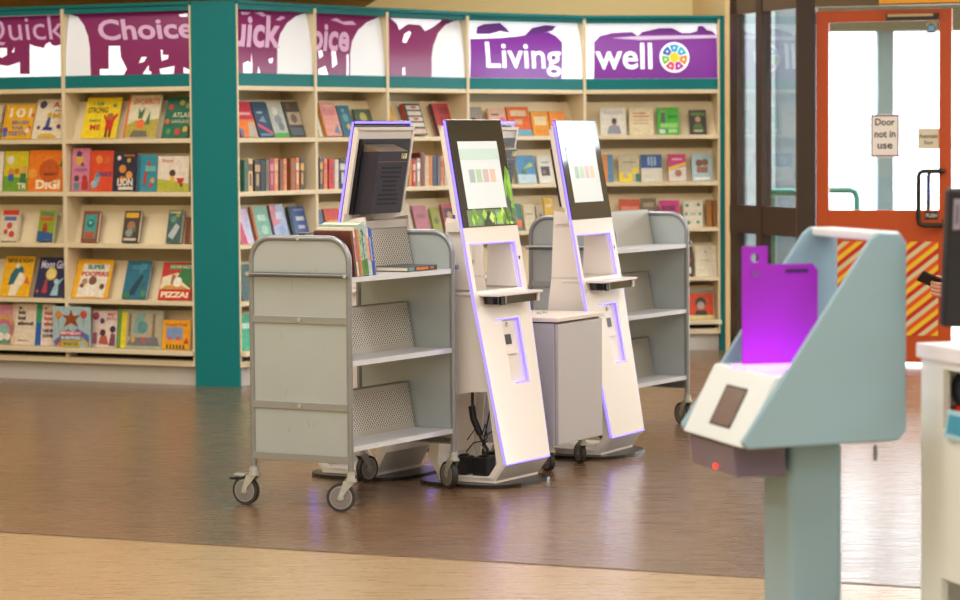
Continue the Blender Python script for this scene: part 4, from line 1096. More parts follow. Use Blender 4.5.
    slab(m, lambda z: -.2485, lambda z: .2485, 1.19, 1.685, BLACKG, -.003, .0125); slab(m, lambda z: -.247, lambda z: .247, 1.672, 1.682, LED, .0126, .0165)
    gl = m.build('screen_glass', t, .004)
    m = MB()
    q = lambda x0, x1, z0, z1, mt, o: m.add([(x0, fy(z0) + o, z0), (x1, fy(z0) + o, z0), (x1, fy(z1) + o, z1), (x0, fy(z1) + o, z1)], [(0, 1, 2, 3)], mt)
    if leaves:
        rnd = random.Random(11)
        def patch(pts, c):
            m.add([(x, fy(z) - .0036, z) for x, z in pts], [tuple(range(len(pts)))], mat(c, .15, emit=.2))
        patch([(-.2, 1.195), (.243, 1.195), (.243, 1.27), (-.2, 1.27)], '#5d7a3c')
        patch([(.18, 1.27), (.243, 1.27), (.243, 1.44), (.215, 1.47), (.18, 1.38)], '#7fb338')
        patch([(-.06, 1.196), (.06, 1.196), (.05, 1.24), (.0, 1.262), (-.05, 1.24)], '#4d5254')
        patch([(.06, 1.2), (.12, 1.2), (.1, 1.268), (.06, 1.26)], '#b9d6d0')
        for k in range(30):
            cx, cz = rnd.choice([rnd.uniform(.08, .235), rnd.uniform(-.2, .2)]), rnd.uniform(1.2, 1.27)
            if cx > .185: cz = rnd.uniform(1.2, 1.45)
            if cz > 1.255 and cx < .18: cz = 1.225
            w_, h_ = rnd.uniform(.012, .03), rnd.uniform(.02, .06)
            h_ = min(h_, cz - 1.195)
            if cx + w_ > .245: cx = .245 - w_
            m.add([(cx - w_, fy(cz) - .0038, cz), (cx, fy(cz - h_) - .0038, cz - h_), (cx + w_, fy(cz) - .0038, cz), (cx, fy(cz + h_) - .0038, cz + h_)], [(0, 1, 2, 3)], mat(rnd.choice(['#8fc832', '#a9d94a', '#5f9a2c', '#4a5050', '#c4e070']), .15, emit=.25))
    q(-.185, .175, 1.275, 1.585, SCREEN, -.0042)
    q(-.185, .175, 1.50, 1.55, mat('#b9cfc6', .15, emit=.35), -.0050)
    for k in range(4):
        x = -.125 + k * .063
        q(x, x + .05, 1.395, 1.455, mat(['#9aa8a4', '#a8c0a0', '#c0a8a8', '#d0b49a'][k], .2, emit=.3), -.0050)
    m.build('display', t)
    # computer unit on the back of the screen
    m = MB()
    slab(m, lambda z: -.215, lambda z: .215, 1.245, 1.60, BLACKP, .03, .05); bx = m.build('computer_housing', t, .003)
    m = MB()
    b0, b1 = 1.25, 1.54
    slab(m, lambda z: -.06, lambda z: .195, b0, b1, mat('#2d2937', .42), .05, .14)
    zz = b1
    m.hexa([(-.06, fy(zz) + .05, zz), (.195, fy(zz) + .05, zz), (.195, fy(zz) + .14, zz), (-.06, fy(zz) + .14, zz)],
           [(-.06, fy(zz) + .05, zz + .035), (.195, fy(zz) + .05, zz + .035), (.195, fy(zz) + .053, zz + .035), (-.06, fy(zz) + .053, zz + .035)], mat('#7a6a5c', .35, metal=.4))
    for k in range(9):
        wv = .085 if k not in (3, 4, 5) else .058
        z0 = 1.29 + k * .021
        slab(m, lambda z: .065 - wv, lambda z: .065 + wv, z0, z0 + .009, mat('#17151c', .6), .1395, .1415)
    slab(m, lambda z: -.06, lambda z: .195, 1.49, 1.493, mat('#8a6a4a', .4), .1395, .1412)
    m.build('vented_case', bx)
    m = MB()
    slab(m, lambda z: -.052, lambda z: -.007, 1.505, 1.53, mat('#efe8c8', .5), .14, .1418); slab(m, lambda z: -.03, lambda z: -.009, 1.517, 1.53, mat('#7ac04a', .5), .1418, .1424); slab(m, lambda z: -.018, lambda z: -.009, 1.505, 1.517, mat('#e0704a', .5), .1418, .1424); slab(m, lambda z: -.04, lambda z: -.03, 1.505, 1.53, mat('#f0d040', .5), .1418, .1424)
    m.build('sticker', bx)
    return t

def kiosk_frame(tip_left, ang):
    """tip_left: floor position under the near bottom corner (x=-.205,y=0)"""
    u = Vector((math.cos(ang), math.sin(ang), 0))
    return tip_left + u * .2
AB, AD = R(59.5), R(64)
locB = kiosk_frame(Vector((.1177, 12.494, 0)), AB)
locD = kiosk_frame(Vector((.655, 13.5955, 0)), AD)
kB = make_kiosk('white leaning kiosk with green picture screen, directly beside the front trolley', locB, AB, True)
kD = make_kiosk('white leaning kiosk with dark bordered glaring screen beside the grey cabinet', locD, AD, False)
def back_to_back(loc, ang, d, slide=0.0):
    back = Vector((-math.sin(ang), math.cos(ang), 0)); u = Vector((math.cos(ang), math.sin(ang), 0))
    return loc + back * (2 * .283 + d) + u * slide
kA = dup_tree(kD); kA.location = back_to_back(locB, AB, .51); kA.rotation_euler = (0, 0, AB + math.pi)
kA['label'] = 'white kiosk behind the front trolley showing the vented back of its screen'
kC = dup_tree(kD); kC.location = back_to_back(locD, AD, .47); kC.rotation_euler = (0, 0, AD + math.pi)
kC['label'] = 'white kiosk mostly hidden, its screen back peeping past the green screen'

# power adapters and cable inside the front kiosk
def kb_pt(x, y, z): return locB + Vector((math.cos(AB), math.sin(AB), 0)) * x + Vector((-math.sin(AB), math.cos(AB), 0)) * y + Vector((0, 0, z))
for i, (x, y, lab) in enumerate([(-.13, .27, 'black plug-in power block on the kiosk base, nearer the rear leg'), (-.12, .17, 'larger black power block on the kiosk base, nearer the front panel')]):
    m = MB(); s = .05 + .012 * i
    m.box(-.04, .04, -s / 2 - .01, s / 2 + .01, 0, .085, BLACKP)
    m.box(-.03, .03, -.012, .012, .085, .095, BLACKP)
    tag(m.build('power_block', bevel=.006, loc=kb_pt(x, y, .0445), rot=(0, 0, AB)), lab, 'power supply', 'power blocks in the front kiosk')
m = MB()
m.tube([kb_pt(-.1, .24, .5), kb_pt(-.1, .24, .34), kb_pt(-.1, .22, .26), kb_pt(-.1, .19, .2), kb_pt(-.1, .16, .16), kb_pt(-.1, .165, .138)], .007, BLACKP, 8)
m.tube([kb_pt(-.1, .245, .36), kb_pt(-.1, .235, .30), kb_pt(-.1, .20, .23)], .016, BLACKP, 8)
m.tube([kb_pt(-.09, .12, .44), kb_pt(-.1, .15, .33), kb_pt(-.1, .18, .2), kb_pt(-.11, .23, .19), kb_pt(-.11, .27, .145)], .0035, BLACKP, 6)
m.tube([kb_pt(-.1, .08, .3), kb_pt(-.1, .13, .25), kb_pt(-.1, .18, .22), kb_pt(-.1, .23, .25), kb_pt(-.1, .27, .2)], .003, BLACKP, 6)
m.tube([kb_pt(-.1, .19, .23), kb_pt(-.12, .16, .28), kb_pt(-.12, .15, .22), kb_pt(-.12, .18, .18), kb_pt(-.1, .16, .2)], .003, BLACKP, 6)
tag(m.build('power_cable'), 'tangled black power cable hanging inside the front kiosk arch', 'cable')

# ------------------------------------------------------------------ grey cabinet between the kiosks
AC = R(62)
locC = Vector((.3516, 13.06, 0))
cab = thing('mobile_cabinet', 'grey cabinet on casters standing between the two front kiosks', 'cabinet', locC, AC)
m = MB(); CB = mat('#b3b2b6', .45, metal=.1)
m.box(0, .508, .002, .5, .13, .715, CB); m.build('body', cab, .003)
m = MB(); m.box(.010, .498, -.016, .001, .134, .711, mat('#bdb9ba', .42, metal=.1)); m.build('door', cab, .003)
m = MB(); m.box(-.008, .516, -.022, .508, .722, .742, mat('#e3d8cc', .35)); m.box(.01, .5, .0, .49, .715, .722, DARK); o = m.build('top_panel', cab, .003)
m = MB(); m.cyl((.24, .2, .742), (.24, .2, .752), .012, CHROME, 14); m.cyl((.3, .2, .742), (.3, .2, .752), .012, CHROME, 14); m.build('knob', o)
for x, y, a in ((.07, .06, R(100)), (.42, .06, R(95)), (.07, .44, R(80)), (.42, .44, R(80))):
    caster(cab, x, y, a - AC + R(20), top=.13, rad=.047, wid=.024, off=.02)

# ------------------------------------------------------------------ foreground returns stand
AS = R(-74.9)
SW = .485
locS = Vector((.61, 7.327, 0))
ST = mat('#8fb0c0', .35, metal=.1)
STL = mat('#dde8ec', .3)
st = thing('returns_stand', 'pale blue grey returns stand with a glowing purple panel in front', 'stand', locS, AS)
fin = [(0, .805), (.02, .787), (.44, .795), (.465, .82), (.465, 1.315), (.448, 1.343), (.385, 1.347), (.362, 1.33), (.112, .965)]
for sx in (-1, 1):
    m = MB(); a = sx * SW / 2; m.prism_x(fin, min(a, a - sx * .016), max(a, a - sx * .016), ST); m.build('side_fin', st, .006)
m = MB(); m.box(-SW / 2 + .016, SW / 2 - .016, .385, .452, 1.322, 1.346, STL); m.build('top_bridge', st, .006)  # paler colour than the fins stands in for ceiling light on the bridge
m = MB(); m.prism_x([(0.004, .79), (.098, .975), (.43, .975), (.43, .79)], -SW / 2 + .0165, SW / 2 - .0165, STL)
m.build('tray_box', st, .006)
m = MB()
def sf(x0, x1, a0, a1, o, mt):
    p = lambda a: (.004 + .094 * a, .79 + .185 * a)
    nrm = Vector((-.185, .094)).normalized() * o
    m.add([(x0, p(a0)[0] + nrm.x, p(a0)[1] + nrm.y), (x1, p(a0)[0] + nrm.x, p(a0)[1] + nrm.y), (x1, p(a1)[0] + nrm.x, p(a1)[1] + nrm.y), (x0, p(a1)[0] + nrm.x, p(a1)[1] + nrm.y)], [(0, 1, 2, 3)], mt)
sf(-.06, .10, .2, .76, .002, mat('#2c2a33', .4)); sf(-.045, .095, .23, .73, .003, mat('#6b5a54', .25))
m.build('scanner_window', st)
m = MB()
MAG = mat('#9428b0', .25, emit=.05)
px = -.12
pts = [(.14, .978), (.36, .978), (.36, 1.232), (.345, 1.25), (.225, 1.25), (.213, 1.262), (.213, 1.285), (.2, 1.3), (.152, 1.3), (.14, 1.287)]
# panel with a round hole in its tab: ring of quads around the hole
hole = [(.176 + .012 * math.cos(2 * math.pi * k / 16), 1.268 + .012 * math.sin(2 * math.pi * k / 16)) for k in range(16)]
low = [(.14, .978), (.36, .978), (.36, 1.232), (.345, 1.25), (.213, 1.25), (.14, 1.25)]
m.prism_x(low, px - .004, px + .004, MAG)
sq = []
for k in range(16):
    a = 2 * math.pi * k / 16; c, s = math.cos(a), math.sin(a); q_ = max(abs(c), abs(s))
    sq.append((.1765 + .0365 * c / q_, 1.275 + .025 * s / q_))
for k in range(16):
    j = (k + 1) % 16
    m.prism_x([sq[k], sq[j], hole[j], hole[k]], px - .004, px + .004, MAG)
m.box(px + .0045, px + .006, .265, .33, 1.226, 1.236, mat('#3a1450', .5))
m.cyl((px + .004, .176, 1.225), (px + .008, .176, 1.225), .009, mat('#7a4a94', .3), 14)
m.build('purple_panel', st)
m = MB(); m.box(-.09, .02, .1, .33, .976, .98, mat('#b894ff', .4, emit=5.0, ecol='#e858ff')); m.build('light_slot', st)
m = MB(); m.prism_x([(.03, .70), (.17, .70), (.17, .784), (.02, .784)], -SW / 2 + .02, .13, mat('#6d6680', .2, metal=.1)); o = m.build('under_box', st, .006)
m = MB(); m.cyl((-.02, .0275, .715), (-.02, .022, .715), .006, mat('#ff2a18', .4, emit=3), 12); m.build('indicator_light', o)
m = MB(); m.cyl((SW / 2 - .01, .38, .785), (SW / 2 - .01, .38, .745), .006, mat('#6f7a80', .4), 10); m.build('peg', st)
m = MB(); m.box(-.1, .1, .19, .345, .02, .785, ST); m.build('pedestal', st, .02, seg=4)
m = MB(); m.box(-.22, .22, .03, .45, 0, .02, ST); m.build('foot_plate', st, .004)

# ------------------------------------------------------------------ white counter at the right
locK = Vector((1.19, 7.4, 0))
cu = Vector((math.cos(AS), math.sin(AS), 0)); cv = Vector((-math.sin(AS), math.cos(AS), 0))
ck = thing('counter', 'white self-service counter beside the returns stand', 'counter', locK, AS)
CW = mat('#edf2ee', .35)
m = MB()
# side face: plane y=0, x from 0 (far) to .9 (near); openings cut out
m.box(0, .14, 0, .02, 0.42, 1.0, CW)
m.box(.14, .75, 0, .02, .98, 1.0, CW); m.box(.14, .75, 0, .02, .42, .82, CW); m.box(.75, .9, 0, .02, .42, 1.0, CW)
m.box(0, .13, 0, .02, .02, .42, CW); m.box(.75, .9, 0, .02, .02, .42, CW); m.box(.13, .75, 0, .02, .02, .1, CW)
m.build('side_panel', ck)
m = MB(); m.box(0, .02, .021, .8, 0.02, 1.0, CW); m.build('back_panel', ck)
m = MB(); m.box(-.012, .915, -.012, .82, 1.0, 1.04, mat('#f1f2ec', .3)); m.build('worktop', ck, .005)
m = MB(); m.box(.021, .88, .021, .8, .80, .82, CW); m.build('shelf', ck)
m = MB(); m.box(.021, .88, .3, .32, .1, .8, mat('#4f4338', .6)); m.build('inner_panel', ck)
m = MB(); m.box(.021, .88, .021, .8, .02, .05, CW); m.build('bottom_board', ck)
def ck_pt(x, y, z): return locK + cu * x + cv * y + Vector((0, 0, z))
# bag on the shelf
m = MB()
def blob(m, c, r, mt, M=None, seg=16):
    vs, fs = [], []
    n = 9
    for i in range(n + 1):
        a = -math.pi / 2 + math.pi * i / n
        for k in range(seg):
            b = 2 * math.pi * k / seg
            cx = math.copysign(abs(math.cos(a)) ** .6, math.cos(a))
            vs.append((c[0] + r[0] * cx * math.cos(b), c[1] + r[1] * cx * math.sin(b), c[2] + r[2] * math.copysign(abs(math.sin(a)) ** .7, math.sin(a))))
    for i in range(n):
        for k in range(seg):
            fs.append((i * seg + k, i * seg + (k + 1) % seg, (i + 1) * seg + (k + 1) % seg, (i + 1) * seg + k))
    m.add(vs, fs, mt, M, True)
Mb = Matrix.Translation(ck_pt(.3, .14, .0)) @ Matrix.Rotation(AS, 4, 'Z')
m = MB(); blob(m, (0, 0, .0325), (.12, .055, .0315), mat('#c9281e', .6))
bag = m.build('folded_bag', loc=ck_pt(.17, .082, .821), rot=(0, 0, AS))
m = MB(); blob(m, (0, 0, .10), (.115, .05, .05), mat('#1c2230', .6)); m.build('bag_flap', bag)
tag(bag, 'red and navy fabric bag on the shelf inside the white counter', 'bag')
m = MB(); m.box(0, .13, 0, .008, 0, .075, mat('#a8d2e0', .3)); m.box(.014, .116, -.001, 0, .012, .062, mat('#1f93b4', .3))
tag(m.build('card_holder', loc=ck_pt(.175, -.014, .822 - .02), rot=(R(-8), 0, AS)), 'light blue framed card holder on the counter side', 'card holder')
# monitor on the counter, seen from behind
mon = thing('monitor', 'black monitor on the white counter, seen from behind', 'monitor', Vector((1.2, 7.1, 1.041)), R(6))
m = MB(); Mt = Matrix.Translation((0, 0, .06)) @ Matrix.Rotation(R(4), 4, 'X') @ Matrix.Rotation(R(1.2), 4, 'Y')
m.box(0, .42, 0, .05, 0, .36, mat('#14161c', .5), Mt); m.build('screen_case', mon, .008)
m = MB(); m.box(.012, .032, -.002, 0, .255, .335, mat('#8e8a9c', .4), Mt); m.box(.018, .026, -.003, -.002, .27, .32, mat('#6a6678', .5), Mt); m.build('sticker', mon)
m = MB(); m.box(.15, .27, .0, .14, 0, .012, BLACKP); m.box(.18, .24, .06, .09, .012, .2, BLACKP); m.build('foot', mon, .003)

# ------------------------------------------------------------------ entrance: glazed screen and orange door
BRN = mat('#5b4a35', .55)
BRD = mat('#3c2c20', .5)
GL = glass_mat('#f3f7f8')
GLD = glass_mat('#d7dde0')
dl, dr = Vector((2.359, 19.25, 0)), Vector((3.254, 18.965, 0))
dth = math.atan2(dr.y - dl.y, dr.x - dl.x)
DW = (dr - dl).length
DB = Bay(dl, dr)
# glazed side screen
s0 = Vector((1.86, 20.4, 0)); s1 = dl + Vector((-.13, .02, 0))
SB = Bay(s0, s1)
u1, _ = SB.uz(765, 100); u0, _ = SB.uz(737, 100); u2, _ = SB.uz(762.5, 100); u3, _ = SB.uz(797, 100)
zt0 = SB.uz(765, 11)[1]; zb0 = SB.uz(780, 207)[1]; zb1 = SB.uz(780, 236)[1]; zl0 = .12
m = MB()
wS = SB.w
m.box(0, u0, 0, .06, 0, 4.2, BRD); m.box(SB.uz(757, 100)[0], u2, -.01, .07, 0, 4.2, BRD); m.box(u3, wS, -.01, .07, 0, 4.2, BRN)
m.box(0, wS, 0, .06, zt0, 4.2, BRN); m.box(0, wS, -.005, .06, zb1, zb0, BRD); m.box(0, wS, 0, .06, 0, zl0, BRD)
structure('window_1', m, loc=SB.A, rot=(0, 0, SB.th))
m = MB()
g0 = SB.uz(757, 100)[0]
for a, b in ((u0, g0), (u2, u3)):
    m.box(a, b, .026, .032, zb0, zt0, GL); m.box(a, b, .026, .032, zl0, zb1, GLD)
structure('window_2', m, loc=SB.A, rot=(0, 0, SB.th))
# portal around the door
m = MB()
m.box(-.135, -.006, -.02, .1, 0, 4.2, BRD)
ztop = DB.uz(880, 10)[1]
m.box(-.006, DW + .9, -.02, .1, ztop + .03, 4.2, mat('#6b5a3c', .6))
m.box(DW + .9, 3.1, 0, .1, 3.1, 4.2, mat('#d9c9a0', .7))
m.box(3.1, 4.3, 0, .1, 0, 2.42, mat('#d9c9a0', .7)); m.box(3.1, 4.3, 0, .1, 3.3, 4.2, mat('#d9c9a0', .7)); m.box(4.3, 6.6, 0, .1, 0, 4.2, mat('#d9c9a0', .7))
for x in (DW + .94, DW + 2.1):
    m.box(x - .04, x + .04, 0, .08, 0, 3.1, BRN)
m.box(DW + .008, 3.1, 0, .08, 0, .1, BRN)
structure('trim_3', m, loc=DB.A, rot=(0, 0, DB.th))
m = MB()
m.box(DW + .012, DW + .9, .03, .036, .1, ztop + .03, GL); m.box(DW + .9, 3.1, .03, .036, .1, 3.1, GL); m.box(3.1, 4.3, .03, .036, 2.42, 3.3, GL)  # last pane: unseen clerestory, added to throw glare on a kiosk screen
structure('window_3', m, loc=DB.A, rot=(0, 0, DB.th))
# door leaf
ORG = mat('#c24c08', .42)
door = thing('door_1', 'orange red framed glass door with hazard stripes', 'door', DB.A, DB.th)
door['kind'] = 'structure'
gx0 = DB.uz(828.5, 100)[0]; gx1 = DB.uz(939, 100)[0]
gz1 = DB.uz(880, 21.5)[1]; gz0 = DB.uz(880, 210)[1]
hz1 = DB.uz(880, 241.5)[1]; hz0 = DB.uz(880, 335)[1]
m = MB()
m.box(0, gx0, 0, .045, .02, ztop, ORG); m.box(gx1, DW, 0, .045, .02, ztop, ORG)
m.box(gx0, gx1, 0, .045, gz1, ztop, ORG); m.box(gx0, gx1, 0, .045, .02, gz0, ORG)
m.build('door_leaf', door, .003)
m = MB(); m.box(gx0, gx1, .018, .026, gz0, gz1, GL); m.build('glass_pane', door)
# hazard panel
m = MB()
YEL, RED, CRM = mat('#f2c81e', .4), mat('#c8281a', .4), mat('#d8cf9a', .4)
ORR = mat('#e4561a', .4)
hx0, hx1 = gx0 + .005, gx1 - .002
m.box(hx0, hx1, -.004, 0, hz0, hz1, RED)
xm = hx0 + .05
sw_ = .038
seq = [RED, YEL, ORR, CRM]
for k in range(-30, 60):
    c = k * sw_ * 1.0
    P = [(xm, hz0 + c - .3), (hx1, hz0 + c + (hx1 - xm) * .8 - .3), (hx1, hz0 + c + sw_ + (hx1 - xm) * .8 - .3), (xm, hz0 + c + sw_ - .3)]
    P = clip(P, xm, hx1, hz0, hz1)
    if len(P) > 2: m.poly_y(P, -.0046, seq[k % 4])
    P = [(hx0, hz0 + c - .3), (xm, hz0 + c - (xm - hx0) * .9 - .3), (xm, hz0 + c + sw_ - (xm - hx0) * .9 - .3), (hx0, hz0 + c + sw_ - .3)]
    P = clip(P, hx0, xm, hz0, hz1)
    if len(P) > 2: m.poly_y(P, -.0046, seq[(k // 1) % 2 * 1 if True else 0] if False else (YEL if k % 2 else RED))
m.build('hazard_panel', door)
# handle
m = MB()
a0, a1 = DB.uz(943, 171), DB.uz(943, 225)
hxl = DB.uz(920, 200)[0]
HM = mat('#3c3834', .3, metal=.7)
def hpath(x, xr, zt, zb, y):
    return [(xr, -.0, zt), (xr - .02, y, zt), (x + .03, y, zt), (x + .008, y, zt - .012), (x, y, zt - .035), (x, y, zb + .035), (x + .008, y, zb + .012), (x + .03, y, zb), (xr - .02, y, zb), (xr, -.0, zb)]
m.tube(hpath(hxl, a0[0] + .005, a0[1], a1[1], -.07), .017, HM, 10)
m.build('pull_handle', door)
m = MB(); m.tube(hpath(hxl + .045, a0[0] + .005, a0[1], a1[1] + .03, .09), .015, HM, 10); m.build('pull_handle', door)
m = MB()
p0, p1 = DB.uz(925, 219.5), DB.uz(938, 211.5)
m.box(p0[0], p1[0], -.003, 0, p0[1], p1[1], mat('#1d1a18', .4)); m.text_y('PUSH', p0[0] + .008, p1[0] - .008, p0[1] + .014, p1[1] - .014, -.0036, mat('#e0d8c8', .5), .02)
m.build('push_plate', door)
# closer
m = MB()
p0, p1 = DB.uz(887, 21), DB.uz(938.5, 13)
m.box(p0[0], p1[0], -.05, 0, p0[1], p1[1], mat('#2a2620', .5)); m.box(p0[0] + .012, p1[0] - .03, -.052, -.05, p0[1] + .026, p1[1] - .004, mat('#cfb27a', .4)); m.build('door_closer', door, .003)
# notices on the door
def note(name, x0, y0, x1, y1, lab, base, lines, border=None, y=.014):
    p0, p1 = DB.uz(x0, y1, y), DB.uz(x1, y0, y)
    M0 = DB.M @ Vector((p0[0], y, p0[1]))
    w, h = p1[0] - p0[0], p1[1] - p0[1]
    m = MB(); m.box(0, w, 0, .002, 0, h, mat(base, .5))
    o = m.build(name, loc=M0, rot=(0, 0, DB.th))
    m = MB()
    if border:
        bm = mat(border, .5); e = .012 * w / .2
        for q in ((0.02, .06, .02, .98), (.94, .98, .02, .98)): m.box(q[0] * w, q[1] * w, -.0008, 0, q[2] * h, q[3] * h, bm)
        for q in ((.02, .05), (.95, .98)): m.box(.02 * w, .98 * w, -.0008, 0, q[0] * h, q[1] * h, bm)
    for s, a, b, c, d, col in lines:
        m.text_y(s, a * w, c * w, b * h, d * h, -.0012, mat(col, .5), .02)
    m.build('lettering', o)
    tag(o, lab, 'notice')
    return o
note('door_notice', 870.5, 114, 899.5, 157.5, 'white notice reading Door not in use on the orange door', '#fbf6f0', [
    ('Door', .16, .74, .84, .9, '#2a2622'), ('not in', .14, .46, .86, .62, '#2a2622'), ('use', .24, .2, .76, .32, '#2a2622')], '#6a3a6a')
note('door_notice', 917.5, 128, 940, 149, 'small cream Automatic Door notice above the door handle', '#e6ddc4', [
    ('Automatic', .08, .52, .92, .72, '#4a443a'), ('Door', .3, .22, .7, .4, '#4a443a')])
p = DB.uz(931.3, 28.2, .014)
m = MB(); m.box(-.033, .033, 0, .001, -.036, .04, mat('#e0c080', .5)); m.disc_y(0, 0, .032, -.001, mat('#1f7fb0', .4), seg=24)
for k in range(3): m.box(-.02, .02, -.0022, -.0016, .012 - k * .012 - .003, .012 - k * .012 + .003, mat('#bcd8e6', .5))
tag(m.build('fire_door_sticker', loc=DB.M @ Vector((p[0], .014, p[1])), rot=(0, 0, DB.th)), 'round blue sticker at the top corner of the door glass', 'sticker')
# yellow sign above the door
pz0, pz1 = DB.uz(881, 4.5), DB.uz(881, -18)
m = MB(); m.box(0, .9, 0, .02, 0, pz1[1] - pz0[1], mat('#f0a81c', .4)); m.box(0, .9, .02, .06, -.01, .06, mat('#8a8478', .4, metal=.4))
tag(m.build('overhead_sign', loc=DB.M @ Vector((pz0[0], -.09, pz0[1])), rot=(0, 0, DB.th)), 'yellow sign board above the orange door', 'sign')

# soffit above the left bookcases and bulkhead
m = MB()
m.add([(-8, 17.2, 2.62), (-3.4, 18.35, 2.62), (-1.55, 17.55, 2.62), (-.55, 18.75, 2.62), (-.9, 21.6, 2.62), (-8, 21.6, 2.62)], [(0, 1, 2, 3, 4, 5)], mat('#e3b868', .7))
m.add([(-8, 17.2, 2.62), (-8, 17.2, 4.2), (-3.4, 18.35, 4.2), (-3.4, 18.35, 2.62)], [(0, 1, 2, 3)], mat('#e3b868', .7))
m.add([(-3.4, 18.35, 2.62), (-3.4, 18.35, 4.2), (-1.55, 17.55, 4.2), (-1.55, 17.55, 2.62)], [(0, 1, 2, 3)], mat('#e3b868', .7))
m.add([(-1.55, 17.55, 2.62), (-1.55, 17.55, 4.2), (-.55, 18.75, 4.2), (-.55, 18.75, 2.62)], [(0, 1, 2, 3)], mat('#e3b868', .7))
m.add([(-.55, 18.75, 2.62), (-.55, 18.75, 4.2), (-.9, 21.6, 4.2), (-.9, 21.6, 2.62)], [(0, 1, 2, 3)], mat('#e3b868', .7))
structure('trim_4', m)

# ------------------------------------------------------------------ outside
m = MB(); m.add([(1.9, 20.7, -.02), (9, 17.2, -.02), (60, 17.2, -.02), (60, 80, -.02), (-20, 80, -.02)], [(0, 1, 2, 3, 4)], mat('#d8d6d0', .8)); structure('ground_outside', m)
pc = on_y(884, 120, 22.5)
m = MB(); m.box(pc.x - .065, pc.x + .065, 22.4, 22.53, -.02, 3.6, mat('#7f99a8', .6)); structure('column_outside', m)
m = MB(); m.box(2.7, 10, 22.2, 22.6, 2.44, 3.1, mat('#5d5a48', .7)); structure('beam_outside', m)
m = MB(); m.box(1.2, 3.22, 27.0, 32, -.02, 7, mat('#4d565c', .8)); m.box(2.62, 2.9, 26.95, 27.0, .3, 3.0, mat('#757d82', .4))
tag(m.build('outbuilding'), 'grey building wall outside behind the glazed side screen', 'building')
GRN = mat('#1f5f52', .4)
def rail(x0, x1, y, z, lab):
    a, b = on_y(x0, y, z), on_y(x1, y, z)
    m = MB()
    m.tube([(a.x, z, a.z), (b.x - .06, z, b.z), (b.x - .015, z, b.z - .02), (b.x, z, b.z - .07), (b.x, z, -.02)], .03, GRN, 10)
    m.tube([(a.x + .05, z, a.z), (a.x + .05, z, -.02)], .03, GRN, 10)
    tag(m.build('handrail'), lab, 'handrail')
rail(800, 857, 190, 24.0, 'green tubular handrail outside behind the orange door glass')
rail(767, 800, 192, 23.0, 'green tubular handrail outside behind the side window')

# ------------------------------------------------------------------ person behind the counter (only a hand with a phone shows)
def skin_chain(m_edges, name, parent, mt, sub=2, root=0):
    pts, edges, rad = m_edges
    me = bpy.data.meshes.new(name)
    me.from_pydata(pts, edges, [])
    o = bpy.data.objects.new(name, me)
    COL.objects.link(o)
    if parent: o.parent = parent
    me.materials.append(mt)
    sk = o.modifiers.new('skin', 'SKIN')
    sk.use_smooth_shade = True
    lay = me.skin_vertices[0].data if me.skin_vertices else None
    if lay is None:
        me.skin_vertices.new() if hasattr(me.skin_vertices, 'new') else None
        lay = me.skin_vertices[0].data
    for i, r in enumerate(rad):
        lay[i].radius = (r, r) if not isinstance(r, tuple) else r
    lay[root].use_root = True
    s = o.modifiers.new('sub', 'SUBSURF'); s.levels = sub; s.render_levels = sub
    return o
hand = on_y(949, 288, 10.4)           # wrist-side of the visible hand
HX, HY, HZ = hand.x, hand.y, hand.z
PX, PY = HX + .42, HY + .12
SKIN = mat('#c08a70', .5)
CLOTH = mat('#20242e', .8)
person = thing('person', 'person hidden behind the monitor, one hand holding a phone', 'person', (0, 0, 0))
# body: pelvis root, legs, torso, neck, head, arms
P = [(PX, PY, .95), (PX, PY, 1.18), (PX, PY, 1.40), (PX, PY, 1.52), (PX - .01, PY - .01, 1.66),      # 0-4 pelvis chest shoulder neck head
     (PX, PY - .10, .90), (PX - .02, PY - .10, .50), (PX, PY - .10, .09), (PX - .13, PY - .11, .045),   # 5-8
     (PX, PY + .10, .90), (PX - .02, PY + .10, .50), (PX, PY + .10, .09), (PX - .13, PY + .11, .045),   # 9-12
     (PX, PY - .19, 1.38), (PX + .02, PY - .23, 1.10), (PX - .22, PY - .17, HZ + .02), (HX + .06, HY - .0, HZ), (HX + .02, HY, HZ),   # 13-17 right arm
     (PX, PY + .19, 1.38), (PX + .03, PY + .24, 1.10), (PX - .05, PY + .24, .84), (PX - .08, PY + .24, .76)]            # 18-21
E = [(0, 1), (1, 2), (2, 3), (3, 4), (0, 5), (5, 6), (6, 7), (7, 8), (0, 9), (9, 10), (10, 11), (11, 12), (2, 13), (13, 14), (14, 15), (15, 16), (16, 17), (2, 18), (18, 19), (19, 20), (20, 21)]
RAD = [(.13, .13), (.13, .12), (.12, .11), .055, .085, .085, .06, .045, .035, .085, .06, .045, .035, .06, .045, .036, .03, .026, .06, .045, .03, .028]
body = skin_chain((P, E, RAD), 'body', person, CLOTH)
# head, face
hd = MB()
hc = Vector((PX - .02, PY - .01, 1.67))
blob(hd, (0, 0, 0), (.09, .075, .115), SKIN)
hd.add([(-.105, 0, .0), (-.085, -.014, -.02), (-.085, .014, -.02), (-.085, 0, .03)], [(0, 1, 2), (0, 2, 3), (0, 3, 1)], SKIN)
for s in (-1, 1):
    blob(hd, (-.078, s * .03, .02), (.012, .014, .009), mat('#efe8e0', .4)); blob(hd, (-.088, s * .03, .02), (.004, .006, .006), mat('#2a1c14', .3))
    blob(hd, (.0, s * .076, .0), (.02, .01, .03), SKIN)
blob(hd, (-.08, 0, -.055), (.012, .024, .007), mat('#a85a50', .5))
head = hd.build('head', person, loc=hc)
hm = MB(); blob(hm, (.016, 0, .035), (.092, .083, .1), mat('#2c1e16', .7)); hm.build('hair', person, loc=hc + Vector((.012, 0, .01)))
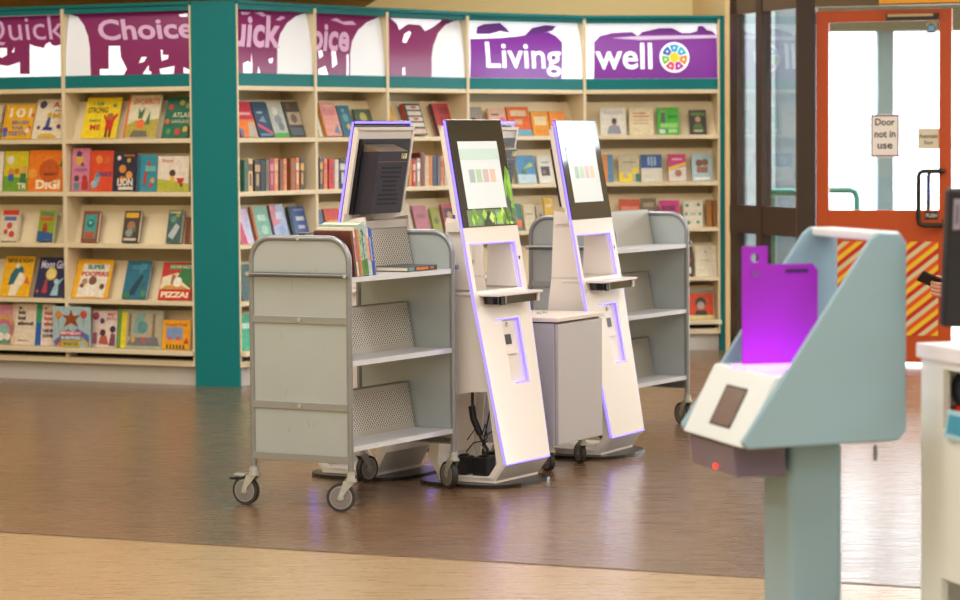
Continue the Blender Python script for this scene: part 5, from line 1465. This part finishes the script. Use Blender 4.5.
# hand: palm and five fingers, closed around a phone
def F(dx, dy, dz): return (HX + dx, HY + dy, HZ + dz)
hp = [F(.05, 0, -.005), F(.02, 0, -.004), F(-.02, -.005, -.002)]
he = [(0, 1), (1, 2)]
hr = [.024, (.03, .022), (.03, .018)]
fing = [(.018, .016, .075, .0), (.006, .02, .085, .004), (-.008, .018, .078, .004), (-.022, .012, .06, .003)]
for (oz, r0, ln, cv_) in fing:
    b = len(hp)
    hp += [F(-.01, -.018, oz - .004), F(-.035, -.03, oz - .004), F(-.06, -.026, oz + .0), F(-.07, -.012, oz + .006)]
    he += [(2, b), (b, b + 1), (b + 1, b + 2), (b + 2, b + 3)]
    hr += [.0105, .0098, .009, .0078]
b = len(hp)
hp += [F(.0, .012, .022), F(-.028, .016, .036), F(-.052, .008, .042)]
he += [(1, b), (b, b + 1), (b + 1, b + 2)]
hr += [.0125, .0108, .009]
skin_chain((hp, he, hr), 'hand', person, SKIN)
# phone
Mp = Matrix.Translation(F(-.055, -.004, .024)) @ Matrix.Rotation(R(24), 4, 'Y') @ Matrix.Rotation(R(-35), 4, 'X')
m = MB(); m.box(-.062, .055, -.035, .035, -.0045, .0045, mat('#1f1b1a', .3), Mp); ph = m.build('phone', bevel=.004)
m = MB(); m.box(-.057, .05, -.031, .031, .0046, .0052, mat('#3a342f', .1), Mp); m.build('phone_screen', ph)
tag(ph, 'dark phone held in a hand in front of the hazard stripes', 'phone')

# ------------------------------------------------------------------ lights
def ceiling_light(x, y, sx, sy, power, col=(1, .975, .945)):
    ld = bpy.data.lights.new('ceiling_lamp', 'AREA')
    ld.shape = 'RECTANGLE'; ld.size = sx; ld.size_y = sy; ld.energy = power; ld.color = col
    o = bpy.data.objects.new('ceiling_lamp', ld)
    COL.objects.link(o)
    o.location = (x, y, 4.12)
for y in (-3, 1.5, 6, 10.5, 15):
    for x in (-5, -1.2, 2.6, 6.2):
        ceiling_light(x, y, 1.6, 1.6, 76)
for x in (-2.5, 0.9):  # extra weaker row, added to brighten the wall above the bookcases
    ceiling_light(x, 19.6, 1.2, 1.2, 45)
w = bpy.data.worlds.new('overcast'); scene.world = w
w.use_nodes = True
bg = w.node_tree.nodes['Background']
bg.inputs['Color'].default_value = (.93, .97, 1, 1)
bg.inputs['Strength'].default_value = 9.0

scene.view_settings.view_transform = 'Standard'
scene.view_settings.look = 'None'
scene.view_settings.exposure = 0.14
scene.view_settings.gamma = 1.0
scene.view_settings.use_curve_mapping = False
scene.cycles.max_bounces = 8
scene.cycles.sample_clamp_indirect = 6
